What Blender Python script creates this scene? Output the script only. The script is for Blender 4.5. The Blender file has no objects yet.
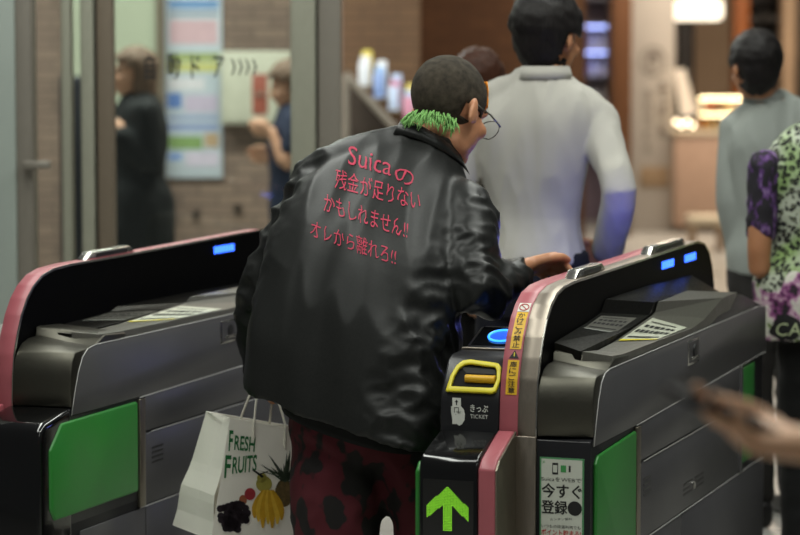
import bpy, bmesh, math, random
from mathutils import Vector, Matrix, noise
from mathutils.bvhtree import BVHTree
random.seed(7)
SC = bpy.context.scene
COL = SC.collection
PI = math.pi

# ------------------------------------------------------------------ camera, world, lights, exposure
FPX, HORIZON, CAM_H = 2500.0, 70.0, 1.56
PITCH = math.atan((267.5 - HORIZON) / FPX)
cam_d = bpy.data.cameras.new('camera')
cam_d.sensor_width = 36.0
cam_d.lens = FPX / 800 * 36.0
cam_d.clip_start, cam_d.clip_end = 0.05, 200
cam_d.dof.use_dof = True
cam_d.dof.focus_distance = 6.0
cam_d.dof.aperture_fstop = 2.9
cam = bpy.data.objects.new('camera', cam_d)
cam.location = (0, 0, CAM_H)
cam.rotation_euler = (PI / 2 - PITCH, 0, 0)
COL.objects.link(cam)
SC.camera = cam

world = bpy.data.worlds.new('station_air')
world.use_nodes = True
wn = world.node_tree.nodes['Background']
wn.inputs[0].default_value = (0.86, 0.90, 0.88, 1)
wn.inputs[1].default_value = 0.085
SC.world = world

def area(name, loc, rot, sx, sy, power, col):
    l = bpy.data.lights.new(name, 'AREA')
    l.shape = 'RECTANGLE'; l.size, l.size_y = sx, sy
    l.energy = power; l.color = col
    o = bpy.data.objects.new(name, l)
    o.location = loc; o.rotation_euler = rot
    COL.objects.link(o)
    return o

COOL, WARM = (0.97, 1.0, 0.93), (1.0, 0.84, 0.66)
area('ceiling_or_fill_light', (-1.2, 6.8, 3.3), (0, 0, 0), 0.4, 5.0, 85, COOL)
area('ceiling_or_fill_light', (1.0, 6.6, 3.3), (0, 0, 0), 0.4, 5.0, 95, COOL)
area('ceiling_or_fill_light', (0.0, 4.5, 3.3), (0, 0, 0), 2.6, 0.4, 26, COOL)
area('ceiling_or_fill_light', (-1.6, 12.4, 3.4), (0, 0, 0), 3.4, 0.5, 190, (0.97, 1.0, 0.92))
area('ceiling_or_fill_light', (0.4, 12.2, 3.4), (0, 0, 0), 0.6, 2.0, 22, WARM)
area('ceiling_or_fill_light', (1.5, 2.6, 3.3), (0, 0, 0), 0.3, 1.6, 9, COOL)  # added fill lamp that brightens the near hand and phone
area('shop_ceiling_light', (3.2, 22.5, 3.6), (0, 0, 0), 3.6, 3.0, 250, WARM)
area('shop_ceiling_light', (2.2, 16.0, 3.6), (0, 0, 0), 2.0, 3.0, 90, WARM)

SC.view_settings.view_transform = 'Standard'
SC.view_settings.look = 'None'
SC.view_settings.gamma = 1.0
SC.view_settings.use_curve_mapping = False
SC.view_settings.exposure = -0.08

# ------------------------------------------------------------------ coordinates
CP, SP_ = math.cos(PITCH), math.sin(PITCH)
def P(px, py, Y):
    """world point at depth Y that the photograph shows at (px, py)"""
    a = (px - 400) / FPX; b = (267.5 - py) / FPX
    d = Vector((a, CP + b * SP_, -SP_ + b * CP))
    return Vector((0, 0, CAM_H)) + d * (Y / d.y)

TH = math.radians(20.146)                     # the gates run away to the right by this angle
GU = Vector((math.sin(TH), math.cos(TH), 0))
GW = Vector((math.cos(TH), -math.sin(TH), 0))
G_ORIGIN = Vector((0.2690, 5.70, 0))
def G(w, u, z):
    return G_ORIGIN + GW * w + GU * u + Vector((0, 0, z))

# ------------------------------------------------------------------ materials
MATS = {}
def srgb(c):
    if isinstance(c, str):
        c = [int(c[i:i + 2], 16) / 255 for i in (0, 2, 4)]
    return tuple((x / 12.92 if x <= 0.04045 else ((x + 0.055) / 1.055) ** 2.4) for x in c)

class NT:
    def __init__(s, name):
        s.m = bpy.data.materials.new(name); s.m.use_nodes = True
        s.t = s.m.node_tree; s.b = s.t.nodes['Principled BSDF']
    def n(s, typ, **kw):
        x = s.t.nodes.new(typ)
        for k, v in kw.items(): setattr(x, k, v)
        return x
    def l(s, a, b): s.t.links.new(a, b)
    def coords(s, scale=(1, 1, 1), rot=(0, 0, 0), loc=(0, 0, 0)):
        tc = s.n('ShaderNodeTexCoord'); mp = s.n('ShaderNodeMapping')
        mp.inputs['Scale'].default_value = scale; mp.inputs['Rotation'].default_value = rot
        mp.inputs['Location'].default_value = loc
        s.l(tc.outputs['Object'], mp.inputs['Vector']); return mp.outputs['Vector']
    def noise(s, vec, scale, detail=3, rough=0.5):
        x = s.n('ShaderNodeTexNoise'); s.l(vec, x.inputs['Vector'])
        x.inputs['Scale'].default_value = scale; x.inputs['Detail'].default_value = detail
        x.inputs['Roughness'].default_value = rough
        return x.outputs['Fac']
    def ramp(s, fac, stops, mode='LINEAR'):
        r = s.n('ShaderNodeValToRGB'); cr = r.color_ramp; cr.interpolation = mode
        while len(cr.elements) < len(stops): cr.elements.new(0.5)
        for e, (p, c) in zip(cr.elements, stops):
            e.position = p; e.color = (*c, 1)
        s.l(fac, r.inputs['Fac']); return r.outputs['Color']
    def bump(s, h, strength, dist=0.01):
        b = s.n('ShaderNodeBump'); b.inputs['Strength'].default_value = strength
        b.inputs['Distance'].default_value = dist
        s.l(h, b.inputs['Height']); s.l(b.outputs['Normal'], s.b.inputs['Normal'])

def M(name, col, rough=0.5, metal=0.0, var=0.08, nscale=12.0, bump=0.0, bscale=60.0, stretch=(1, 1, 1), coat=0.0, spec=0.5, emit=None, estr=0.0):
    """plain procedural surface: base colour varied by noise, optional grain bump"""
    if name in MATS: return MATS[name]
    t = NT(name); c = srgb(col)
    v = t.coords(stretch)
    f = t.noise(v, nscale)
    t.l(t.ramp(f, [(0.25, tuple(x * (1 - var) for x in c)), (0.75, tuple(min(1, x * (1 + var)) for x in c))]), t.b.inputs['Base Color'])
    t.b.inputs['Roughness'].default_value = rough
    t.b.inputs['Metallic'].default_value = metal
    t.b.inputs['Coat Weight'].default_value = coat
    t.b.inputs['Specular IOR Level'].default_value = spec
    if bump: t.bump(t.noise(v, bscale), bump, 0.004)
    if emit:
        t.b.inputs['Emission Color'].default_value = (*srgb(emit), 1)
        t.b.inputs['Emission Strength'].default_value = estr
    MATS[name] = t.m
    return t.m

def brick_mat(name, c1, c2, mortar, bw=0.21, bh=0.06, rough=0.7):
    t = NT(name)
    tc = t.n('ShaderNodeTexCoord'); sp = t.n('ShaderNodeSeparateXYZ'); cb = t.n('ShaderNodeCombineXYZ')
    t.l(tc.outputs['Object'], sp.inputs[0])
    ad = t.n('ShaderNodeMath', operation='ADD')
    t.l(sp.outputs['X'], ad.inputs[0]); t.l(sp.outputs['Y'], ad.inputs[1])
    t.l(ad.outputs[0], cb.inputs['X']); t.l(sp.outputs['Z'], cb.inputs['Y'])
    b = t.n('ShaderNodeTexBrick'); t.l(cb.outputs[0], b.inputs['Vector'])
    b.inputs['Scale'].default_value = 1.0
    b.inputs['Brick Width'].default_value = bw; b.inputs['Row Height'].default_value = bh
    b.inputs['Mortar Size'].default_value = 0.005
    b.inputs['Color1'].default_value = (*srgb(c1), 1); b.inputs['Color2'].default_value = (*srgb(c2), 1)
    b.inputs['Mortar'].default_value = (*srgb(mortar), 1)
    mx = t.n('ShaderNodeMixRGB', blend_type='MULTIPLY'); mx.inputs['Fac'].default_value = 0.5
    t.l(b.outputs['Color'], mx.inputs['Color1'])
    t.l(t.ramp(t.noise(cb.outputs[0], 3.0), [(0.3, (0.7, 0.7, 0.7)), (0.7, (1.1, 1.1, 1.1))]), mx.inputs['Color2'])
    t.l(mx.outputs[0], t.b.inputs['Base Color'])
    t.b.inputs['Roughness'].default_value = rough
    t.bump(b.outputs['Fac'], -0.3, 0.004)
    return t.m

def brushed(name, col, rough=0.32, along=(1, 1, 60), metal=1.0):
    t = NT(name); c = srgb(col)
    f = t.noise(t.coords(along), 14.0, 4, 0.6)
    t.l(t.ramp(f, [(0.3, tuple(x * 0.82 for x in c)), (0.7, c)]), t.b.inputs['Base Color'])
    t.l(t.ramp(f, [(0.3, (rough * 0.8,) * 3), (0.7, (rough * 1.25,) * 3)]), t.b.inputs['Roughness'])
    t.b.inputs['Metallic'].default_value = metal
    return t.m

def emis(name, col, strength):
    if name in MATS: return MATS[name]
    t = NT(name)
    t.b.inputs['Base Color'].default_value = (0.02, 0.02, 0.02, 1)
    t.b.inputs['Emission Color'].default_value = (*srgb(col), 1)
    t.b.inputs['Emission Strength'].default_value = strength
    f = t.noise(t.coords(), 30.0)
    t.l(t.ramp(f, [(0.3, (0.25,) * 3), (0.7, (0.35,) * 3)]), t.b.inputs['Roughness'])
    MATS[name] = t.m
    return t.m

m_pink = M('salmon_pink_enamel', 'a3565e', 0.42, var=0.05)
m_steel = brushed('brushed_stainless', 'a0968a', 0.44, (40, 40, 2))
m_steel_side = brushed('satin_stainless_side', '8d8678', 0.42, (40, 2, 2))
m_chrome = M('polished_chrome_trim', 'c4c2bc', 0.24, 1.0, 0.03)
m_gblack = M('glossy_black_acrylic', '0b0b0c', 0.12, var=0.15, coat=0.3)
m_deep = M('deep_black_acrylic', '060607', 0.45, var=0.1, spec=0.03)
m_matt = M('matt_black_plastic', '101011', 0.7, var=0.1, spec=0.2)
m_sblack = M('satin_black_plastic', '17171a', 0.36, var=0.12, bump=0.05, bscale=300)
m_hood = brushed('dark_brushed_hood_metal', '5a5850', 0.44, (3, 50, 50))
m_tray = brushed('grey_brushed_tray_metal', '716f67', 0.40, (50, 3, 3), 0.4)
m_panel = M('dark_grey_painted_steel', '525153', 0.42, 0.3, 0.06, 6.0, bump=0.03, bscale=400)
m_edge_highlight = M('painted_edge_highlight', 'b4b3b0', 0.4, 0.0, 0.04)  # pale colour stands in for light caught along the panel edges
m_green = M('green_flap_plastic', '27792c', 0.42, var=0.10, nscale=5, bump=0.03, bscale=120)
m_yellow = M('yellow_plastic', 'd7c928', 0.4)
m_amber = M('amber_plastic', 'cf9f16', 0.4)
m_label_y = M('yellow_label_film', 'dcae28', 0.45, var=0.04)
m_white = M('white_print', 'd9dbd2', 0.55, var=0.04)
m_card = M('pale_green_card', 'bfc2b0', 0.35, var=0.08, nscale=40)
m_ink = M('black_print_ink', '141414', 0.6)
m_ink_red = M('red_print_ink', 'b5302c', 0.6)
m_ink_green = M('green_print_ink', '3c8f4c', 0.6)
m_blue_led = emis('blue_led_light', '2f62ff', 4.0)
m_grey_print = M('grey_print', '8f928c', 0.6)

# ------------------------------------------------------------------ mesh helpers
class MB:
    def __init__(s): s.v = []; s.f = []; s.mi = []; s.mats = []
    def add(s, verts, faces, mat=0):
        o = len(s.v); s.v += [Vector(p) for p in verts]
        s.f += [tuple(i + o for i in f) for f in faces]; s.mi += [mat] * len(faces)
        return s
    def box(s, x0, x1, y0, y1, z0, z1, mat=0):
        v = [(x, y, z) for x in (x0, x1) for y in (y0, y1) for z in (z0, z1)]
        return s.add(v, [(0, 1, 3, 2), (4, 6, 7, 5), (0, 4, 5, 1), (2, 3, 7, 6), (0, 2, 6, 4), (1, 5, 7, 3)], mat)
    def prism(s, poly, frame, d, mat=0):
        """poly 2D; frame(a, b, c) -> point; extruded c from d[0] to d[1]"""
        n = len(poly)
        v = [frame(a, b, d[0]) for a, b in poly] + [frame(a, b, d[1]) for a, b in poly]
        f = [tuple(range(n))[::-1], tuple(range(n, 2 * n))] + [(i, (i + 1) % n, n + (i + 1) % n, n + i) for i in range(n)]
        return s.add(v, f, mat)
    def uz(s, poly, w0, w1, mat=0):
        """profile in the gate's length-height plane, extruded across its width"""
        return s.prism(poly, lambda u, z, w: (w, u, z), (w0, w1), mat)
    def tube(s, pts, r, n=10, mat=0, cap=True, closed=False):
        pts = [Vector(p) for p in pts]
        rr = r if isinstance(r, (list, tuple)) else [r] * len(pts)
        rings = []; prev = None
        m = len(pts)
        for i, p in enumerate(pts):
            if closed: t = pts[(i + 1) % m] - pts[(i - 1) % m]
            else: t = pts[min(i + 1, m - 1)] - pts[max(i - 1, 0)]
            t = t.normalized() if t.length > 1e-9 else Vector((0, 0, 1))
            if prev is None:
                a = t.cross(Vector((0, 0, 1)))
                if a.length < 0.05: a = t.cross(Vector((1, 0, 0)))
            else: a = prev - t * prev.dot(t)
            a.normalize(); prev = a; b = t.cross(a)
            rings.append([p + (a * math.cos(q) + b * math.sin(q)) * rr[i] for q in [2 * PI * k / n for k in range(n)]])
        return s.rings(rings, mat, cap, closed)
    def rings(s, rings, mat=0, cap=True, closed=False):
        n = len(rings[0]); v = [p for r in rings for p in r]; f = []
        L = len(rings)
        for i in range(L if closed else L - 1):
            j = (i + 1) % L
            for k in range(n):
                f.append((i * n + k, i * n + (k + 1) % n, j * n + (k + 1) % n, j * n + k))
        if cap and not closed:
            f.append(tuple(range(n))[::-1]); f.append(tuple((L - 1) * n + k for k in range(n)))
        return s.add(v, f, mat)
    def ball(s, c, r, n=16, m=10, rot=None, mat=0):
        c = Vector(c); r = Vector(r) if not isinstance(r, (int, float)) else Vector((r, r, r))
        rot = rot or Matrix.Identity(3)
        v = [c + rot @ Vector((0, 0, -r.z))]
        for i in range(1, m):
            ph = -PI / 2 + PI * i / m
            for k in range(n):
                th = 2 * PI * k / n
                v.append(c + rot @ Vector((r.x * math.cos(ph) * math.cos(th), r.y * math.cos(ph) * math.sin(th), r.z * math.sin(ph))))
        v.append(c + rot @ Vector((0, 0, r.z)))
        f = [(0, 1 + (k + 1) % n, 1 + k) for k in range(n)]
        for i in range(m - 2):
            for k in range(n):
                f.append((1 + i * n + k, 1 + i * n + (k + 1) % n, 1 + (i + 1) * n + (k + 1) % n, 1 + (i + 1) * n + k))
        top = len(v) - 1; b = 1 + (m - 2) * n
        f += [(b + k, b + (k + 1) % n, top) for k in range(n)]
        return s.add(v, f, mat)
    def limb(s, pts, radii, n=14, mat=0, sub=5):
        """tapered limb with round ends; Catmull-like smoothing of the bends"""
        pts = [Vector(p) for p in pts]
        Q = []; R = []
        for i in range(len(pts) - 1):
            p0 = pts[max(i - 1, 0)]; p1 = pts[i]; p2 = pts[i + 1]; p3 = pts[min(i + 2, len(pts) - 1)]
            for k in range(sub):
                t = k / sub
                lin = p1.lerp(p2, t)
                cr = 0.5 * ((2 * p1) + (p2 - p0) * t + (2 * p0 - 5 * p1 + 4 * p2 - p3) * t * t + (3 * p1 - p0 - 3 * p2 + p3) * t ** 3)
                Q.append(lin.lerp(cr, 0.45)); R.append(radii[i] * (1 - t) + radii[i + 1] * t)
        Q.append(pts[-1]); R.append(radii[-1])
        d0 = (Q[0] - Q[1]).normalized(); d1 = (Q[-1] - Q[-2]).normalized()
        a = [(Q[0] + d0 * R[0] * x, R[0] * math.sqrt(max(0.02, 1 - x * x))) for x in (0.97, 0.75, 0.4)]
        b = [(Q[-1] + d1 * R[-1] * x, R[-1] * math.sqrt(max(0.02, 1 - x * x))) for x in (0.4, 0.75, 0.97)]
        Q = [x for x, _ in a] + Q + [x for x, _ in b]; R = [x for _, x in a] + R + [x for _, x in b]
        return s.tube(Q, R, n, mat)
    def loft(s, secs, n=28, mat=0, sub=4):
        """secs: (centre, A half-width vector, B half-depth vector, squareness)"""
        out = []
        for i in range(len(secs) - 1):
            for k in range(sub):
                t = k / sub; t = t
                c = [secs[max(i - 1, 0)], secs[i], secs[i + 1], secs[min(i + 2, len(secs) - 1)]]
                def ip(j):
                    p0, p1, p2, p3 = [Vector(x[j]) if not isinstance(x[j], (int, float)) else x[j] for x in c]
                    return 0.5 * ((2 * p1) + (p2 - p0) * t + (2 * p0 - 5 * p1 + 4 * p2 - p3) * t * t + (3 * p1 - p0 - 3 * p2 + p3) * t ** 3)
                out.append((ip(0), ip(1), ip(2), ip(3)))
        out.append(tuple(Vector(x) if not isinstance(x, (int, float)) else x for x in secs[-1]))
        rings = []
        for c, A, B, q in out:
            ring = []
            for k in range(n):
                th = 2 * PI * k / n; cs, sn = math.cos(th), math.sin(th)
                ring.append(c + A * math.copysign(abs(cs) ** (2 / q), cs) + B * math.copysign(abs(sn) ** (2 / q), sn))
            rings.append(ring)
        return s.rings(rings, mat)
    def mesh(s, name):
        me = bpy.data.meshes.new(name)
        me.from_pydata([tuple(p) for p in s.v], [], s.f)
        me.polygons.foreach_set('material_index', s.mi)
        me.update()
        bm = bmesh.new(); bm.from_mesh(me)
        bmesh.ops.recalc_face_normals(bm, faces=bm.faces)
        bm.to_mesh(me); bm.free()
        return me
    def build(s, name, mats, parent=None, smooth=False, bevel=0.0, segs=2, label=None, angle=35):
        me = s.mesh(name)
        return link(name, me, mats, parent, smooth, bevel, segs, label, angle)

def link(name, me, mats, parent=None, smooth=False, bevel=0.0, segs=2, label=None, angle=35):
    if bevel:
        bm = bmesh.new(); bm.from_mesh(me)
        es = [e for e in bm.edges if len(e.link_faces) == 2 and e.calc_face_angle(0) > math.radians(angle)]
        bmesh.ops.bevel(bm, geom=es, offset=bevel, segments=segs, affect='EDGES', profile=0.5, clamp_overlap=True)
        bm.to_mesh(me); bm.free()
    for mt in (mats if isinstance(mats, (list, tuple)) else [mats]): me.materials.append(mt)
    o = bpy.data.objects.new(name, me)
    COL.objects.link(o)
    if parent is not None: o.parent = parent
    if smooth:
        me.polygons.foreach_set('use_smooth', [True] * len(me.polygons))
        if smooth == 'auto': me.set_sharp_from_angle(angle=math.radians(38))
    elif bevel:
        me.polygons.foreach_set('use_smooth', [True] * len(me.polygons))
        me.set_sharp_from_angle(angle=math.radians(50))
    if label: o['label'] = label
    return o

def tag(o, label, cat, group=None, kind=None):
    o['label'] = label; o['category'] = cat
    if group: o['group'] = group
    if kind: o['kind'] = kind
    return o
def thing(name, label, cat, loc=(0, 0, 0), rotz=0.0, group=None):
    o = bpy.data.objects.new(name, None); o.empty_display_size = 0.1
    COL.objects.link(o); o.location = loc; o.rotation_euler = (0, 0, rotz)
    return tag(o, label, cat, group)
def struct(o):
    o['kind'] = 'structure'; return o

def remesh(mb, voxel, smooth=3, name='tmp'):
    me = mb.mesh(name)
    o = bpy.data.objects.new(name, me); COL.objects.link(o)
    r = o.modifiers.new('r', 'REMESH'); r.mode = 'VOXEL'; r.voxel_size = voxel; r.adaptivity = 0
    if smooth:
        sm = o.modifiers.new('s', 'SMOOTH'); sm.factor = 0.5; sm.iterations = smooth
    dg = bpy.context.evaluated_depsgraph_get()
    out = bpy.data.meshes.new_from_object(o.evaluated_get(dg))
    bpy.data.objects.remove(o); bpy.data.meshes.remove(me)
    out.name = name
    return out

def text_data(body, size=1.0, offset=0.0, shear=0.0, res=3):
    c = bpy.data.curves.new('t', 'FONT'); c.body = body; c.size = size; c.align_x = 'LEFT'
    c.offset = offset; c.shear = shear; c.resolution_u = res; c.fill_mode = 'FRONT'
    o = bpy.data.objects.new('t', c); COL.objects.link(o)
    dg = bpy.context.evaluated_depsgraph_get()
    me = bpy.data.meshes.new_from_object(o.evaluated_get(dg))
    v = [Vector((p.co.x, p.co.y)) for p in me.vertices]; f = [tuple(p.vertices) for p in me.polygons]
    bpy.data.objects.remove(o); bpy.data.curves.remove(c); bpy.data.meshes.remove(me)
    return v, f
def fit_text(body, x0, x1, y0, y1, **kw):
    """text outline stretched into the box"""
    v, f = text_data(body, **kw)
    ax, bx = min(p.x for p in v), max(p.x for p in v); ay, by = min(p.y for p in v), max(p.y for p in v)
    return [Vector((x0 + (p.x - ax) / (bx - ax) * (x1 - x0), y0 + (p.y - ay) / (by - ay) * (y1 - y0))) for p in v], f
def place2d(mb, vf, frame, mat=0):
    return mb.add([frame(p.x, p.y) for p in vf[0]], vf[1], mat)

def subdivide(v, f, maxlen):
    bm = bmesh.new()
    vs = [bm.verts.new((p.x, p.y, 0)) for p in v]
    for q in f:
        try: bm.faces.new([vs[i] for i in q])
        except ValueError: pass
    bmesh.ops.triangulate(bm, faces=bm.faces)
    for _ in range(4):
        es = [e for e in bm.edges if e.calc_length() > maxlen]
        if not es: break
        bmesh.ops.subdivide_edges(bm, edges=es, cuts=1)
        bmesh.ops.triangulate(bm, faces=[x for x in bm.faces if len(x.verts) > 3])
    bm.verts.index_update()
    out = [Vector((x.co.x, x.co.y)) for x in bm.verts], [tuple(x.index for x in q.verts) for q in bm.faces]
    bm.free(); return out


# ------------------------------------------------------------------ the setting
def floor_mat():
    t = NT('pale_floor_tiles')
    v = t.coords()
    b = t.n('ShaderNodeTexBrick'); t.l(v, b.inputs['Vector'])
    b.offset = 0.0
    b.inputs['Scale'].default_value = 1.0; b.inputs['Brick Width'].default_value = 0.6; b.inputs['Row Height'].default_value = 0.6
    b.inputs['Mortar Size'].default_value = 0.004
    b.inputs['Color1'].default_value = (*srgb('b4b2ac'), 1); b.inputs['Color2'].default_value = (*srgb('bcbab4'), 1)
    b.inputs['Mortar'].default_value = (*srgb('807d77'), 1)
    t.l(b.outputs['Color'], t.b.inputs['Base Color'])
    f = t.noise(v, 4.0)
    t.l(t.ramp(f, [(0.3, (0.25,) * 3), (0.7, (0.38,) * 3)]), t.b.inputs['Roughness'])
    return t.m
struct(MB().box(-9, 9, 0.2, 29, -0.08, 0).build('floor', floor_mat()))

def span(p0, p1, Y):        # x range seen between two columns of the photograph at depth Y
    return (p0 - 400) / FPX * Y, (p1 - 400) / FPX * Y

m_brick = brick_mat('tan_brick_tiles', '8d776a', '7c685e', '5f544d')
m_brick_warm = brick_mat('brown_brick_tiles', '70543a', '664b34', '543f2c')
m_brick_dark = brick_mat('dark_brown_brick_tiles', '6e4a2e', '624027', '523722')
m_pale_wall = M('pale_greenish_wall_paint', 'a9b09c', 0.6, var=0.05, nscale=3)
m_beige = M('beige_plaster', 'b89c80', 0.7, var=0.06, nscale=3)
m_wood = M('brown_veneer', '6b4528', 0.5, var=0.2, nscale=5, stretch=(12, 12, 1))
m_orange_wood = M('orange_stained_wood', '9a551f', 0.5, var=0.2, nscale=5, stretch=(12, 12, 1))
m_dark = M('dark_brown_laminate', '231a15', 0.5)
m_alu = brushed('greenish_anodised_frame', '9a9a8a', 0.45, (30, 30, 2), 0.15)
m_alu_dark = brushed('dark_anodised_frame', '807a70', 0.5, (30, 30, 2), 0.1)
m_alu_brown = brushed('bronze_anodised_frame', '75695a', 0.45, (30, 30, 2), 0.15)
m_alu_pale = M('pale_grey_metal_cladding', '9aa39c', 0.5, 0.1, 0.05, 3)

a, b = span(-250, 342, 14.5)
struct(MB().box(a, b, 14.5, 14.7, 0, 3.6).build('wall_back', m_brick))
a2, b2 = span(342, 420, 14.5)
struct(MB().box(a2, b2, 14.5, 14.72, 0, 3.6).build('wall_back_bay', m_brick_warm))
a, b = span(404, 585, 18.0)
struct(MB().box(a, b, 18.0, 18.2, 0, 3.6).build('wall_recess', m_brick_dark))
struct(MB().box(b2 - 0.2, b2 - 0.005, 14.722, 18.2, 0, 3.6).build('wall_recess_return', m_brick_dark))
a, b = span(70, 158, 14.44)
struct(MB().box(a, b, 14.40, 14.498, 0, 3.6).build('wall_pale_section', m_pale_wall))
a, b = span(158.5, 166, 14.44)
struct(MB().box(a, b, 14.36, 14.498, 0, 3.6).build('trim_1', m_alu_brown))
a, b = span(520, 830, 27.2)
struct(MB().box(a, b, 27.2, 27.4, 0, 3.6).build('wall_shop', m_beige))
a, b = span(611, 631, 23.4)
struct(MB().box(a, b, 23.4, 23.7, 0, 3.6).build('column_wooden', m_wood, bevel=0.01))
a, b = span(630.5, 674, 24.2)
m_pillar = M('white_pillar_panel', 'b5aea6', 0.5, var=0.04, nscale=2)
pillar = struct(MB().box(a, b, 24.2, 24.6, 0, 3.6).build('column_white', m_pillar, bevel=0.008))
a, b = span(733, 748, 25.6)
struct(MB().box(a, b, 25.6, 25.9, 0, 3.6).build('column_orange', m_orange_wood, bevel=0.01))
a, b = span(782, 797, 25.6)
struct(MB().box(a, b, 25.6, 25.9, 0, 3.6).build('column_beige', m_beige, bevel=0.01))
a, b = span(798, 830, 25.4)
struct(MB().box(a, b, 25.4, 25.8, 0, 3.6).build('column_dark', m_dark, bevel=0.01))
a, b = span(676, 692, 26.8)
struct(MB().box(a, b, 26.7, 27.15, 0, 2.08).build('door_2', m_dark, bevel=0.01))

# sliding glass door screen
def glass_mat():
    t = NT('clear_door_glass')
    tr = t.n('ShaderNodeBsdfTransparent'); tr.inputs[0].default_value = (0.90, 0.93, 0.90, 1)
    gl = t.n('ShaderNodeBsdfGlossy'); gl.inputs['Roughness'].default_value = 0.03
    fr = t.n('ShaderNodeFresnel'); fr.inputs['IOR'].default_value = 1.5
    mx = t.n('ShaderNodeMixShader')
    t.l(fr.outputs[0], mx.inputs[0]); t.l(tr.outputs[0], mx.inputs[1]); t.l(gl.outputs[0], mx.inputs[2])
    t.l(mx.outputs[0], t.t.nodes['Material Output'].inputs['Surface'])
    return t.m
m_glass = glass_mat()
YD = 9.0
def frame_bar(name, p0, p1, y0, y1, mt, parent=None, z0=0.0):
    a, b = span(p0, p1, YD)
    return MB().box(a, b, y0, y1, z0, 3.3).build(name, mt, parent, bevel=0.006)
struct(frame_bar('column_metal_clad', -60, 18, 8.95, 9.3, m_alu_pale))
d1 = struct(frame_bar('door_1', 18, 34, 8.96, 9.10, m_alu_dark))
frame_bar('stile', 62, 72, 9.0, 9.08, m_alu, d1)
a, b = span(33.5, 62.5, YD)
MB().box(a, b, 9.03, 9.04, 0.08, 3.25).build('pane', m_glass, d1)
a, b = span(22, 50, YD - 0.1)
hz = P(0, 164, YD).z
MB().box(a, b, 8.90, 8.93, hz - 0.014, hz + 0.014).box(a + 0.01, a + 0.03, 8.93, 8.962, hz - 0.01, hz + 0.01).build('handle', m_alu_dark, d1, bevel=0.005)
d3 = struct(frame_bar('door_3', 82, 95, 8.98, 9.10, m_alu))
frame_bar('stile', 97.5, 114, 9.0, 9.08, m_alu_brown, d3)
a, b = span(94.5, 98, YD)
MB().box(a, b, 9.03, 9.07, 0, 3.3).build('gasket', m_sblack, d3)
a, b = span(113.5, 291.5, YD)
pane = MB().box(a, b, 9.035, 9.045, 0.08, 3.25).build('pane', m_glass, d3)
a, b = span(113.5, 291.5, YD)
MB().box(a, b, 9.0, 9.08, 0.0, 0.08).build('bottom_rail', m_alu, d3)
d4 = struct(frame_bar('door_4', 291, 316, 8.98, 9.12, m_alu))
frame_bar('stile', 318, 341, 9.0, 9.12, m_alu_dark, d4)
a, b = span(315.5, 318.5, YD)
MB().box(a, b, 9.03, 9.08, 0, 3.3).build('gasket', m_sblack, d4)
a, b = span(71.5, 82.5, YD)
MB().box(a, b, 9.035, 9.045, 0.08, 3.25).build('pane', m_glass, d3)
# lettering on the glass
let = MB()
def glass_char(ch, px0, px1, py0, py1):
    p, q = P(px0, py1, 9.03), P(px1, py0, 9.03)
    place2d(let, fit_text(ch, p.x, q.x, p.z, q.z, offset=0.012), lambda x, z: (x, 9.033, z))
glass_char('自', 144.5, 155, 54, 80)
glass_char('動', 167, 180.5, 53, 80)
glass_char('ド', 191, 200, 55, 79)
glass_char('ア', 213, 224, 56, 78)
for k in range(4):
    x = 231 + k * 7.0
    c = [(x, 59), (x + 1.8, 59), (x + 5.0, 67), (x + 1.8, 75), (x, 75), (x + 3.0, 67)]
    p = [P(i, j, 9.03) for i, j in c]
    let.add([(q.x, 9.033, q.z) for q in p], [(0, 1, 2, 5), (5, 2, 3, 4)])
let.build('door_lettering', m_ink, pane)

# ------------------------------------------------------------------ ticket gates (local axes: x across, y along the passage, z up)
SPINE = [(0, 0.40), (0, 0.60), (0, 0.74), (0.004, 0.80), (0.012, 0.85), (0.030, 0.90), (0.052, 0.945), (0.082, 0.985), (0.118, 1.015), (0.165, 1.038), (0.225, 1.050), (0.32, 1.055),
         (0.6, 1.058), (1.0, 1.063), (1.35, 1.068), (1.58, 1.070), (1.66, 1.058), (1.72, 1.03), (1.76, 0.985), (1.785, 0.93), (1.80, 0.86), (1.80, 0.40)]
def along(prof):
    L = [0.0]
    for i in range(1, len(prof)): L.append(L[-1] + math.dist(prof[i], prof[i - 1]))
    return L
SPL = along(SPINE)
def spine_at(s):
    for i in range(1, len(SPINE)):
        if s <= SPL[i]:
            t = (s - SPL[i - 1]) / (SPL[i] - SPL[i - 1])
            u = SPINE[i - 1][0] * (1 - t) + SPINE[i][0] * t; z = SPINE[i - 1][1] * (1 - t) + SPINE[i][1] * t
            du, dz = SPINE[i][0] - SPINE[i - 1][0], SPINE[i][1] - SPINE[i - 1][1]
            l = math.hypot(du, dz)
            return u, z, -dz / l, du / l
    return (*SPINE[-1], 1, 0)
def s_of_z(z):
    for i in range(1, len(SPINE)):
        if SPINE[i][1] >= z:
            t = (z - SPINE[i - 1][1]) / (SPINE[i][1] - SPINE[i - 1][1])
            return SPL[i - 1] + t * (SPL[i] - SPL[i - 1])
def on_spine(s, w, off):
    u, z, nu, nz = spine_at(s)
    return Vector((w, u + nu * off, z + nz * off))
def strip(mb, s0, s1, w0, w1, o0, o1, step=0.012, mat=0):
    n = max(2, int((s1 - s0) / step))
    ss = sorted(set([s0 + (s1 - s0) * k / n for k in range(n + 1)] + [x for x in SPL if s0 < x < s1]))
    rings = [[on_spine(s, w0, o0), on_spine(s, w1, o0), on_spine(s, w1, o1), on_spine(s, w0, o1)] for s in ss]
    return mb.rings(rings, mat)

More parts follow.
